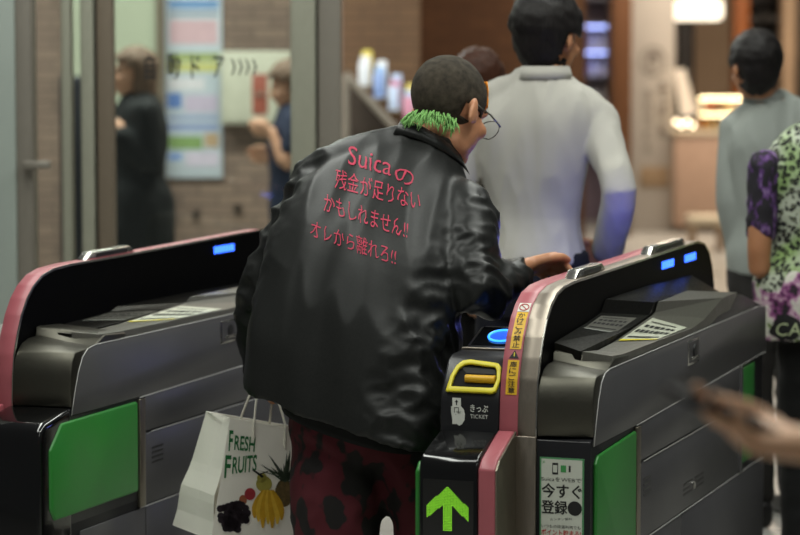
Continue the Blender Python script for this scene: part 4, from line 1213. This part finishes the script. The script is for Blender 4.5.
# ---- the person holding a telephone, near the camera
J = stand(0.93, 2.98, -90, 1.66, 0, 18, sh=0.175)
root = thing('person', 'nearest person, whose bare hand holds a telephone in front of the gate', 'person', J['root'])
HW = P(811, 446, 2.96); J['hs'] = 1.14
J['el_r'] = Vector((0.79, 3.10, 1.02)); J['wr_r'] = HW
J['hand_r'] = (Vector((-0.91, -0.30, 0.20)), Vector((0.15, -0.22, 1)), Vector((-0.3, 0.9, 0.4)))
J['curl_r'] = 0.27; J['thumb_r'] = 0.6
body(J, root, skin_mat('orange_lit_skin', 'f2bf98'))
hair_cap(J, root, m_black_hair, 'short')
top(J, root, cloth('grey_jersey', '55565a'), 'shirt', 'short', 0.022, (0.064, 0.06, 0.05), bottom=0.86)
trousers(J, root, cloth('black_cotton', '131313')); shoes(J, root, m_shoe)

# ------------------------------------------------------------------ things
# smartphone lying in the near hand
def smartphone():
    c = P(722, 410, 2.925); root = thing('smartphone', 'thin dark smartphone held low in the nearest hand', 'smartphone', c)
    ax = (P(776, 431, 2.96) - P(668, 391, 2.89)).normalized(); side = Vector((0.0, 1, 0.03)); side = (side - ax * side.dot(ax)).normalized(); up = side.cross(ax)
    if up.z < 0: up = -up
    def rr(w, l, r=0.010):
        out = []
        for sx, sy, a0 in ((1, 1, 0), (-1, 1, 90), (-1, -1, 180), (1, -1, 270)):
            for k in range(5):
                q = math.radians(a0 + 22.5 * k); out.append((sx * (l - r) + r * math.cos(q), sy * (w - r) + r * math.sin(q)))
        return out
    fr = lambda a, b, cc: ax * a + side * b + up * cc
    MB().prism(rr(0.035, 0.072), fr, (-0.004, 0.004)).build('casing', M('dark_phone_casing', '1b1214', 0.6, spec=0.12), root, bevel=0.0015)
    MB().prism(rr(0.032, 0.069, 0.008), fr, (0.0041, 0.0046)).build('screen', M('dark_phone_screen', '0c0c10', 0.6, spec=0.1), root)
smartphone()

# paper carrier bag
def paper_bag():
    root = thing('paper_bag', 'white paper carrier bag printed with green lettering and fruit, hanging beside the red trousers', 'bag', P(255, 540, 6.36))
    o = root.location
    FTL, FTR, FBL = P(230, 418, 6.34), P(316, 433, 6.44), P(211, 540, 6.30)
    nrm = (FTR - FTL).cross(FBL - FTL).normalized()
    def on(px, py, off=0.0):
        a = Vector((0, 0, CAM_H)); d = (P(px, py, 6.34) - a)
        t = (FTL - a).dot(nrm) / d.dot(nrm); q = a + d * t
        return q - d.normalized() * off
    FBR = on(322, 557)
    BTL, BBL = P(206.5, 411.5, 6.45), P(172.7, 525, 6.47)
    BTR, BBR = BTL + (FTR - FTL), BBL + (FBR - FBL)
    paper = M('white_kraft_paper', 'f1ede2', 0.55, 0, 0.03, 9, bump=0.06, bscale=40)
    def grid(mb, a, b, c, d, nx, ny, f=None):
        v = []
        for j in range(ny + 1):
            for i in range(nx + 1):
                s, t = i / nx, j / ny
                p = a.lerp(b, s).lerp(d.lerp(c, s), t)
                if f: p = p + f(s, t)
                v.append(p - o)
        mb.add(v, [(j * (nx + 1) + i, j * (nx + 1) + i + 1, (j + 1) * (nx + 1) + i + 1, (j + 1) * (nx + 1) + i) for j in range(ny) for i in range(nx)])
    inw = (FTR - FTL).normalized()
    def gusset(sg):
        def f(s, t):
            m = 1 - abs(2 * s - 1)
            k = max(0, 1 - t / 0.66)
            cre = 0.0
            return inw * sg * (m * (0.002 + 0.016 * k) - 0.010 * max(0, 1 - abs(t - 0.66) * 5) * (1 - m * 0.5))
        return f
    wob = lambda s, t: nrm * 0.002 * noise.noise(Vector((s * 4, t * 4, 2)))
    mb = MB()
    grid(mb, FTL, FTR, FBR, FBL, 10, 12)
    grid(mb, BTL, FTL, FBL, BBL, 8, 14, gusset(1))
    grid(mb, FTR, BTR, BBR, FBR, 8, 14, gusset(-1))
    grid(mb, BTR, BTL, BBL, BBR, 10, 12, wob)
    grid(mb, FBL, FBR, BBR, BBL, 4, 4)
    bg = mb.build('bag_body', paper, root)
    sm = bg.modifiers.new('thick', 'SOLIDIFY'); sm.thickness = 0.0012; sm.offset = 0
    fold_ = MB()
    for a, b in ((FTL, FTR), (BTL, FTL), (BTL, BTR)):
        fold_.tube([a - o, b - o], 0.0016, 6)
    fold_.build('folded_rim', paper, root)
    hnd = P(266, 372, 6.46)
    rope = M('twisted_paper_cord', 'cfcabd', 0.7, 0, 0.15, 80, bump=0.5, bscale=220)
    for pts in ([on(254, 438, 0.003), on(254, 424, 0.005), P(257, 396, 6.38), hnd + Vector((0, -0.02, -0.03)), P(277, 398, 6.42), on(285, 424, 0.005), on(285, 446, 0.003)],
                [P(240, 424, 6.43), P(242, 415, 6.43), P(252, 391, 6.44), hnd + Vector((0.005, 0.01, -0.03)), P(272, 400, 6.47), P(270, 420, 6.47), P(270, 428, 6.47)]):
        t = MB(); t.limb([p - o for p in pts], [0.0031] * len(pts), 8, sub=5); t.build('handle', rope, root, smooth=True)
    # print
    def flat(name, polys, mt, off):
        m = MB()
        for poly in polys: m.add([on(x, y, off) - o for x, y in poly], [tuple(range(len(poly)))])
        return m.build(name, mt, bg)
    gm = MB()
    for tx, x0, x1, y0, y1, sk in (('F', 228.5, 233.5, 430, 451, 0.10), ('RESH', 234, 255.5, 435, 450, 0.10), ('F', 224, 231.5, 455, 478, 0.05), ('RUITS', 232, 257, 457, 474, -0.10)):
        v, f = fit_text(tx, x0, x1, -y1, -y0, offset=0.02, shear=0.15)
        gm.add([on(p.x, -p.y + (p.x - x0) * sk, 0.002) - o for p in v], f)
    gm.build('lettering', M('green_bag_ink', '1d6b36', 0.6), bg)
    el = lambda cx, cy, rx, ry, n=22: [(cx + rx * math.cos(2 * PI * k / n), cy + ry * math.sin(2 * PI * k / n)) for k in range(n)]
    rnd = random.Random(5)
    lv = []
    for k in range(22):
        a = -PI / 2 + (k - 10.5) * 0.125 + rnd.uniform(-0.1, 0.1); L = rnd.uniform(14, 30); bx, by = 286 + (k - 10.5) * 0.35, 482 - rnd.uniform(0, 6)
        tx, ty = bx + math.cos(a) * L, by + math.sin(a) * L
        lv.append([(bx - 1.5, by), (bx + 1.5, by), ((bx + tx) / 2 + 1.4, (by + ty) / 2), (tx, ty), ((bx + tx) / 2 - 1.4, (by + ty) / 2)])
    flat('printed_pineapple', [el(284, 493, 9, 14)], M('pineapple_print', '5f4e2d', 0.6, var=0.35, nscale=90), 0.0018)
    flat('printed_pineapple_leaves', lv, M('leaf_print', '3d4a3a', 0.6, var=0.25, nscale=60), 0.0021)
    flat('printed_pear', [el(264, 484, 8, 8), el(262, 478, 5, 5)], M('pear_print', 'a39a45', 0.6, var=0.15, nscale=50), 0.0022)
    flat('printed_apple', [el(250, 494, 5.5, 6)], M('apple_print', 'a03038', 0.6, var=0.2, nscale=60), 0.0022)
    flat('printed_peach', [el(243, 500, 4, 5)], M('peach_print', '9c5a3a', 0.6), 0.0020)
    flat('printed_grapes', [el(236 + a_ * 10 + b_ * (10 - abs(a_) * 2) - c_ * 9, 504 + c_ * 26, 3.6, 3.6, 12) for a_, b_, c_ in [(rnd.uniform(-1, 1), rnd.uniform(-0.6, 0.8), rnd.uniform(0, 1)) for k in range(60)]], M('grape_print', '241a22', 0.6, var=0.4, nscale=80), 0.0025)
    bn = []
    for k, (x0, bow) in enumerate([(255, -6), (259, -5), (263, -2), (268, 0), (272, 2), (277, 4), (281, 6)]):
        bt = 517 + (6 if 1 < k < 5 else 0) + rnd.uniform(0, 8); l_, r_ = [], []
        for j in range(9):
            t = j / 8; y = 490 + (bt - 490) * t; x = 268 + (x0 - 268) * (0.35 + 0.65 * math.sin(t * 1.9)) + bow * 0.15 * t; w = 3.3 * math.sin(0.35 + t * 2.5)
            l_.append((x - w, y)); r_.append((x + w, y))
        bn.append(l_ + r_[::-1])
    for k, b in enumerate(bn): flat('printed_banana', [b], M('banana_print_%d' % (k % 2), ('c99a1e', 'dcb339')[k % 2], 0.6, var=0.12, nscale=60), 0.0028 + 0.0001 * k)
    flat('printed_stalk', [[(262, 478), (252, 470), (253, 469), (264, 476)], [(258, 474), (268, 471), (268, 472), (259, 475)]], m_ink, 0.0023)
paper_bag()

# ---- beyond the glass: notice, extinguisher cabinet, dark locker
def slab_px(mb, x0, x1, y0, y1, Y, d0, d1, mat=0):
    a, b = P(x0, y1, Y), P(x1, y0, Y)
    return mb.box(a.x, b.x, Y - d1, Y - d0, a.z, b.z, mat)
Yw = 14.5
po = thing('notice_board', 'tall white and blue notice board on the brick wall behind the glass', 'notice board', (P(194, 178, Yw).x, Yw, P(194, 178, Yw).z))
def rel(mb, root):
    for v in mb.v: v -= root.location
    return mb
rel(slab_px(MB(), 166, 222, -24, 178, Yw, 0.003, 0.03), po).build('board', M('pale_blue_notice_paper', 'bcc6d2', 0.5, var=0.05), po, bevel=0.004)
nt = {}
for x0, x1, y0, y1, c in [(169, 219, 0, 9, '6f94c4'), (169, 219, 12, 16, '8b95a6'), (170, 218, 20, 44, 'cfaeb8'), (168, 220, 53, 61, '9aa86a'), (168, 219, 62, 72, 'c3c27e'), (169, 205, 78, 90, 'd6d4dc'), (168, 182, 93, 108, '5f7fc0'), (185, 218, 95, 112, 'c0b4cc'), (168, 219, 115, 120, '9aa6c8'), (168, 219, 124, 130, '8898c4'),
                          (169, 203, 136, 149, '7f9c62'), (205, 219, 133, 147, 'b49a7c'), (169, 182, 153, 160, '7d9ad4'), (186, 219, 152, 166, 'c9c0d4')]:
    rel(slab_px(MB(), x0, x1, y0, y1, Yw, 0.030, 0.031), po).build('printed_block', M('print_' + c, c, 0.5, var=0.12, nscale=50), po)
cb = thing('fire_extinguisher_cabinet', 'white wall cabinet with a red panel, between the notice board and door post', 'cabinet', (P(256, 124, Yw).x, Yw, P(256, 124, Yw).z))
rel(slab_px(MB(), 223, 292, 51, 124, Yw, 0.002, 0.16), cb).build('cabinet_body', M('ivory_painted_steel', 'c4c4b4', 0.45), cb, bevel=0.008)
dr = rel(slab_px(MB(), 226, 289, 54, 121, Yw, 0.1602, 0.17), cb).build('door', M('ivory_painted_steel', 'c4c4b4'), cb, bevel=0.004)
wn2 = rel(slab_px(MB(), 254, 269, 74, 114, Yw, 0.1702, 0.176), cb).build('red_panel', M('red_enamel', '9c5648', 0.4), dr, bevel=0.003)
rel(slab_px(MB(), 258, 265, 92, 96, Yw, 0.1762, 0.19), cb).build('pull', m_steel, dr, bevel=0.002)
lk = thing('dark_locker', 'tall dark locker seen through the narrow glass strip between the door frames', 'locker', (P(70, 400, 12.4).x, 12.4, 0))
a, b = span(60, 88, 12.4)
MB().box(a - lk.location.x, b - lk.location.x, 0, 0.4, 0, P(0, 76, 12.4).z).build('carcass', M('navy_lacquer', '1c1e28', 0.5), lk, bevel=0.01)
MB().box(a - lk.location.x + 0.01, b - lk.location.x - 0.01, -0.018, -0.001, 0.06, P(0, 76, 12.4).z - 0.02).build('door', M('navy_lacquer', '1c1e28'), lk, bevel=0.004)
for k, (x, y) in enumerate([(196, 214), (238, 208)]):
    q = P(x, y, 14.5); d = thing('wall_hook', ('dark round wall fixing nearer the tall notice board', 'dark round wall fixing under the white cabinet')[k], 'wall fixing', (q.x, 14.5, q.z), 0, 'dark wall fixings on the brick wall')
    MB().tube([(0, -0.002, 0), (0, -0.03, 0)], 0.022, 12).build('plate', m_dark, d); MB().tube([(0, -0.03, 0), (0, -0.05, 0)], 0.012, 10).build('pin', m_dark, d)

# ---- leaflet rack against the brown brick wall
Yr = 14.0
rk = thing('leaflet_rack', 'grey stepped leaflet rack full of leaflets against the brown brick wall', 'rack', (P(370, 300, Yr).x, Yr, 0))
m_rack = M('grey_laminate', '7d766c', 0.5)
def R_(x, y, d): q = P(x, y, Yr); return Vector((q.x - rk.location.x, d, q.z))
for d in (0.0, 0.30):
    for nm, a, b in (('post', (346, 74), None), ('post', (398, 132), None), ('sloping_rail', (345, 74), (399, 133))):
        p = R_(*a, d); q = R_(*b, d) if b else Vector((p.x, d, 0.0))
        MB().tube([p, q], 0.022, 8).build(nm, m_rack, rk, smooth='auto')
for k in range(4):
    x = 358 + k * 15; y = 80 + k * 12
    p = R_(x, y + 6, 0.0); q = R_(x + 14.9, y + 6, 0.0)
    MB().box(p.x, q.x, 0.02, 0.30, p.z - 0.012, p.z).build('step', m_rack, rk, bevel=0.003)
MB().add([R_(349, 86, 0.28), R_(349, 300, 0.28), R_(396, 300, 0.28), R_(396, 136, 0.28)], [(0, 1, 2, 3)]).add([R_(349, 86, 0.27), R_(349, 300, 0.27), R_(396, 300, 0.27), R_(396, 136, 0.27)], [(3, 2, 1, 0)]).build('back_panel', M('dark_brown_panel', '3a2f26', 0.6), rk)  # dark brown inside of the rack
cols = ['cfd4dc', '7f9ad0', 'b8c8e4', 'c98aa4', 'd8dce4', '8fb0dc', 'c07fa0', 'a9bce0', 'd4c24e', 'dadfe6', 'b0c4e6', 'd8c860']
looks = ['white', 'mid blue', 'pale blue', 'pink', 'off-white', 'sky blue', 'rose', 'lavender blue', 'yellow', 'white second', 'light blue', 'straw yellow']
for i in range(12):
    k, j = i % 4, i // 4
    x = 358 + k * 15 + 7; y = 80 + k * 12
    p = P(x, y, Yr); w, hh = 0.058, 0.13 + 0.035 * j + 0.01 * (k % 2)
    yb = Yr + 0.05 + j * 0.085
    lf = MB()
    lf.box(-w / 2, w / 2, -0.004, 0.004, 0, hh)
    for v in lf.v: v.y += v.z * 0.25
    o = lf.build('leaflet', M('leaflet_' + cols[i], cols[i], 0.5, var=0.12, nscale=20), None, bevel=0.002)
    o.location = (p.x + (j - 1) * 0.009, yb, P(x, y + 6, Yr).z + 0.001)
    tag(o, '%s leaflet on the %s step of the rack, %s row' % (looks[i], ('top', 'second', 'third', 'lowest')[k], ('front', 'middle', 'back')[j]), 'leaflet', 'leaflets on the rack')

# ---- shops at the far end
Ys = 24.0
ct = thing('shop_counter', 'long beige shop counter with a display case, beyond the white pillar', 'counter', (P(700, 226, Ys).x, Ys, 0))
def cbox(name, x0, x1, y0, y1, d0, d1, mt, bev=0.01, root=ct, Y=Ys):
    a, b = P(x0, y1, Y), P(x1, y0, Y)
    return MB().box(a.x - root.location.x, b.x - root.location.x, d0, d1, a.z, b.z).build(name, mt, root, bevel=bev)
cbox('front_panel', 674, 800, 136, 226, 0.0, 0.05, M('pinkish_beige_laminate', 'b89a86', 0.5))
cbox('plinth', 674, 800, 226, 231.5, 0.03, 0.7, M('brown_plinth', '6e5a4a', 0.6))
cbox('body', 674, 800, 138, 226, 0.051, 0.8, m_beige)
cbox('worktop', 673, 802, 130, 136, -0.02, 0.82, M('cream_worktop', 'd6c6ac', 0.35))
m_case_glass = m_glass
cbox('display_glass', 700, 760, 96, 130, -0.005, 0.003, m_case_glass, 0)
cbox('display_shelf', 700, 760, 112, 113.2, 0.06, 0.5, M('white_shelf', 'd8cdbd', 0.4))
rnd = random.Random(11)
goods = [('a86a2c', 'brown'), ('d8b27a', 'golden'), ('e6d8c0', 'cream'), ('b4522c', 'reddish')]
for i in range(12):
    c, nm = goods[i % 4]; row = i // 6; x = 704 + (i % 6) * 8.6 + rnd.uniform(-1, 1); y = 130 if row == 0 else 112
    q = P(x, y, Ys)
    mb = MB(); mb.ball((0, 0, 0.055), (0.036, 0.05, 0.055), 14, 8)
    o = mb.build('bread_loaf', M('bread_' + nm, c, 0.5, var=0.2, nscale=30), None, smooth=True)
    o.location = (q.x, Ys + 0.2 + 0.1 * (i % 3), q.z + 0.001 + (0.0))
    tag(o, '%s bread loaf on the %s of the display case, %s along' % (nm, ('base', 'shelf')[row], ('first', 'second', 'third', 'fourth', 'fifth', 'sixth')[i % 6]), 'bread', 'loaves in the display case')
cbox('case_lamp', 701, 759, 97, 100, 0.03, 0.09, emis('warm_case_strip', 'ffe0b0', 9.0), 0.004)
cbox('case_lamp', 701, 759, 114, 116, 0.05, 0.11, emis('warm_case_strip', 'ffe0b0', 9.0), 0.004)
for k, x in enumerate((676.5, 681.5, 687, 692.5)):
    q = P(x, 122 + (k % 2) * 3, Ys); bl_ = thing('counter_lamp', ('small round counter lamp nearest the white pillar', 'second small round counter lamp from the white pillar', 'third small round counter lamp from the white pillar', 'small round counter lamp nearest the display case')[k], 'lamp', (q.x, Ys - 0.006, P(x, 130, Ys).z + 0.001), 0, 'round lamps on the shop counter')
    MB().tube([(0, 0, 0), (0, 0, q.z - bl_.location.z)], 0.008, 8).build('stem', m_dark, bl_)
    MB().ball((0, 0, q.z - bl_.location.z), 0.022, 14, 10).build('globe', emis('warm_globe', 'ffe8c0', 7.0), bl_, smooth=True)
# slanted lit price board on the counter
pb = thing('price_board', 'slanted glowing white board standing at the near end of the shop counter', 'sign', P(683, 130, Ys - 0.0) + Vector((0, 0.08, 0.003)))
q = [P(675, 69, Ys), P(685, 69, Ys), P(697, 113, Ys), P(682, 117, Ys)]
v = [p - Vector((pb.location.x, Ys + 0.08, pb.location.z)) for p in q]
MB().add([p + Vector((0, 0.0, 0)) for p in v] + [p + Vector((0, 0.06, 0)) for p in v], [(0, 1, 2, 3), (7, 6, 5, 4), (0, 4, 5, 1), (1, 5, 6, 2), (2, 6, 7, 3), (3, 7, 4, 0)]).build('lit_face', emis('warm_lit_board', 'ffe2bd', 1.1), pb, bevel=0.004)
st_z = min(p.z for p in v)
MB().box(-0.02, 0.02, 0.0, 0.04, 0, st_z + 0.05).build('stand', m_dark, pb)
# hanging lamp and shelves
lp = thing('shop_lamp', 'long glowing white lamp hanging over the shop counter', 'lamp', P(697, 20, 24.6))
MB().box(-0.245, 0.245, -0.12, 0.12, 0.0, 0.19).build('lit_tube', emis('warm_white_tube', 'fff0d4', 2.6), lp, bevel=0.05, segs=4)
MB().box(-0.26, 0.26, -0.13, 0.13, 0.191, 0.225).build('housing', m_pillar, lp, bevel=0.01)
for x in (-0.2, 0.2): MB().box(x - 0.006, x + 0.006, -0.006, 0.006, 0.225, 1.2).build('suspension_rod', m_steel, lp)
sh = thing('shop_shelf', 'dark wall shelf of grey boxes behind the head of the grey-shirted person', 'shelf', (P(765, 90, 26.6).x, 26.6, 0))
def shb(name, x0, x1, y0, y1, d0, d1, mt): return cbox(name, x0, x1, y0, y1, d0, d1, mt, 0.004, sh, 26.6)
shb('back', 748, 783, -30, 230, 0.3, 0.33, m_dark)
for y in (4, 22, 42, 64, 90): shb('shelf_board', 748, 783, y, y + 2.2, 0.0, 0.30, m_dark)
shb('side', 747, 749.5, -30, 230, 0, 0.3, m_dark); shb('side', 781.5, 784, -30, 230, 0, 0.3, m_dark)
for i in range(12):
    row, k = i // 4, i % 4; y = (22, 42, 64)[row]
    q = P(754 + k * 7.6, y, 26.6)
    mb = MB(); w, hh = 0.03, rnd.uniform(0.06, 0.12); mb.box(-w, w, 0, 0.1, 0, hh)
    o = mb.build('packet', M('packet_%d' % (i % 3), ('8c8a86', '5c5a58', '6e6862')[i % 3], 0.5), None, bevel=0.006)
    o.location = (q.x, 26.66, q.z + 0.001)
    tag(o, 'grey packet on the %s board of the dark shelf, %s along' % (('upper', 'middle', 'lower')[row], ('first', 'second', 'third', 'fourth')[k]), 'packet', 'packets on the dark shelf')
# bright beer-garden style case on the brown counter's wall: small round lamps and glass shelves of the shop ahead
dc = thing('display_cabinet', 'lit blue-white display cabinet behind the white-shirted person', 'cabinet', (P(592, 150, 25.6).x, 25.6, 0))
def dcb(name, x0, x1, y0, y1, d0, d1, mt): return cbox(name, x0, x1, y0, y1, d0, d1, mt, 0.004, dc, 25.6)
dcb('back', 560, 611, -40, 232, 0.4, 0.43, M('mauve_back_panel', '98889a', 0.5))
dcb('side', 558, 560.5, -40, 232, 0, 0.4, m_alu); dcb('side', 609.5, 612, -40, 232, 0, 0.4, m_alu)
for y in (-2, 24, 50, 76, 102, 140): dcb('shelf_board', 560.5, 609.5, y, y + 1.8, 0.02, 0.4, M('blue_grey_shelf', '7f8496', 0.4))
dcb('strip_lamp', 563, 607, 26, 27.5, 0.05, 0.1, emis('cold_strip', 'a9b8ff', 6.0)); dcb('strip_lamp', 563, 607, 52, 53.5, 0.05, 0.1, emis('cold_strip', 'a9b8ff', 6.0))
for i in range(15):
    row, k = i // 5, i % 5; y = (50, 76, 102)[row]
    q = P(566 + k * 9.5, y, 25.6)
    mb = MB(); mb.tube([(0, 0, 0), (0, 0, 0.10), (0, 0, 0.13), (0, 0, 0.17)], [0.036, 0.036, 0.014, 0.014], 12)
    c = ('b9c2f0', 'd8dcf2', '6d78c8', 'e8e4ea', '8a6f86')[(i * 2) % 5]
    o = mb.build('bottle', M('bottle_' + c, c, 0.2), None, smooth='auto')
    o.location = (q.x, 25.8, q.z + 0.001)
    tag(o, '%s bottle on the %s board of the lit display cabinet, %s along' % ({'b9c2f0': 'pale blue', 'd8dcf2': 'white', '6d78c8': 'deep blue', 'e8e4ea': 'milky', '8a6f86': 'mauve'}[c], ('upper', 'middle', 'lower')[row], ('first', 'second', 'third', 'fourth', 'fifth')[k]), 'bottle', 'bottles in the lit display cabinet')
# lettering on the white pillar
pl = MB(); Yp = 24.19
m_grey_ink = M('grey_brown_ink', '6f665c', 0.6)
def pil(ch, x0, x1, y0, y1):
    a, b = P(x0, y1, Yp), P(x1, y0, Yp)
    place2d(pl, fit_text(ch, a.x, b.x, a.z, b.z, offset=0.02), lambda x, z: (x, Yp + 0.004, z))
c = P(653, 61, Yp)
pl.tube([(c.x + 0.115 * math.cos(q), Yp + 0.006, c.z + 0.13 * math.sin(q)) for q in [2 * PI * k / 30 for k in range(30)]], 0.009, 6, closed=True)
pil('庵', 646, 660, 52, 70)
for k, ch in enumerate('そば処'): pil(ch, 657, 668, 82 + k * 20, 98 + k * 20)
for k, ch in enumerate('手打うどん'): pil(ch, 644, 652, 90 + k * 13, 101 + k * 13)
pl.build('pillar_lettering', m_grey_ink, pillar)
a, b = P(640, 187, Yp), P(669, 167, Yp)
MB().box(a.x, b.x, Yp - 0.01, Yp + 0.008, a.z, b.z).build('tan_plaque', M('tan_plaque', '9c8468', 0.5), pillar, bevel=0.005)
# low cream bench added to stand for the bright floor by the counter
bn = thing('bright_floor_block', 'low cream bench on the floor in front of the shop counter', 'bench', (P(706, 236, 21.5).x, 21.5, 0))
a, b = P(690, 238, 21.5), P(728, 214, 21.5)
MB().box(a.x - bn.location.x, b.x - bn.location.x, 0, 0.4, 0.22, 0.30).build('seat', M('cream_floor_tone', 'e0d2b8', 0.5), bn, bevel=0.02)
for x in (a.x - bn.location.x + 0.04, b.x - bn.location.x - 0.04):
    MB().box(x - 0.02, x + 0.02, 0.05, 0.35, 0, 0.22).build('leg', m_beige, bn)
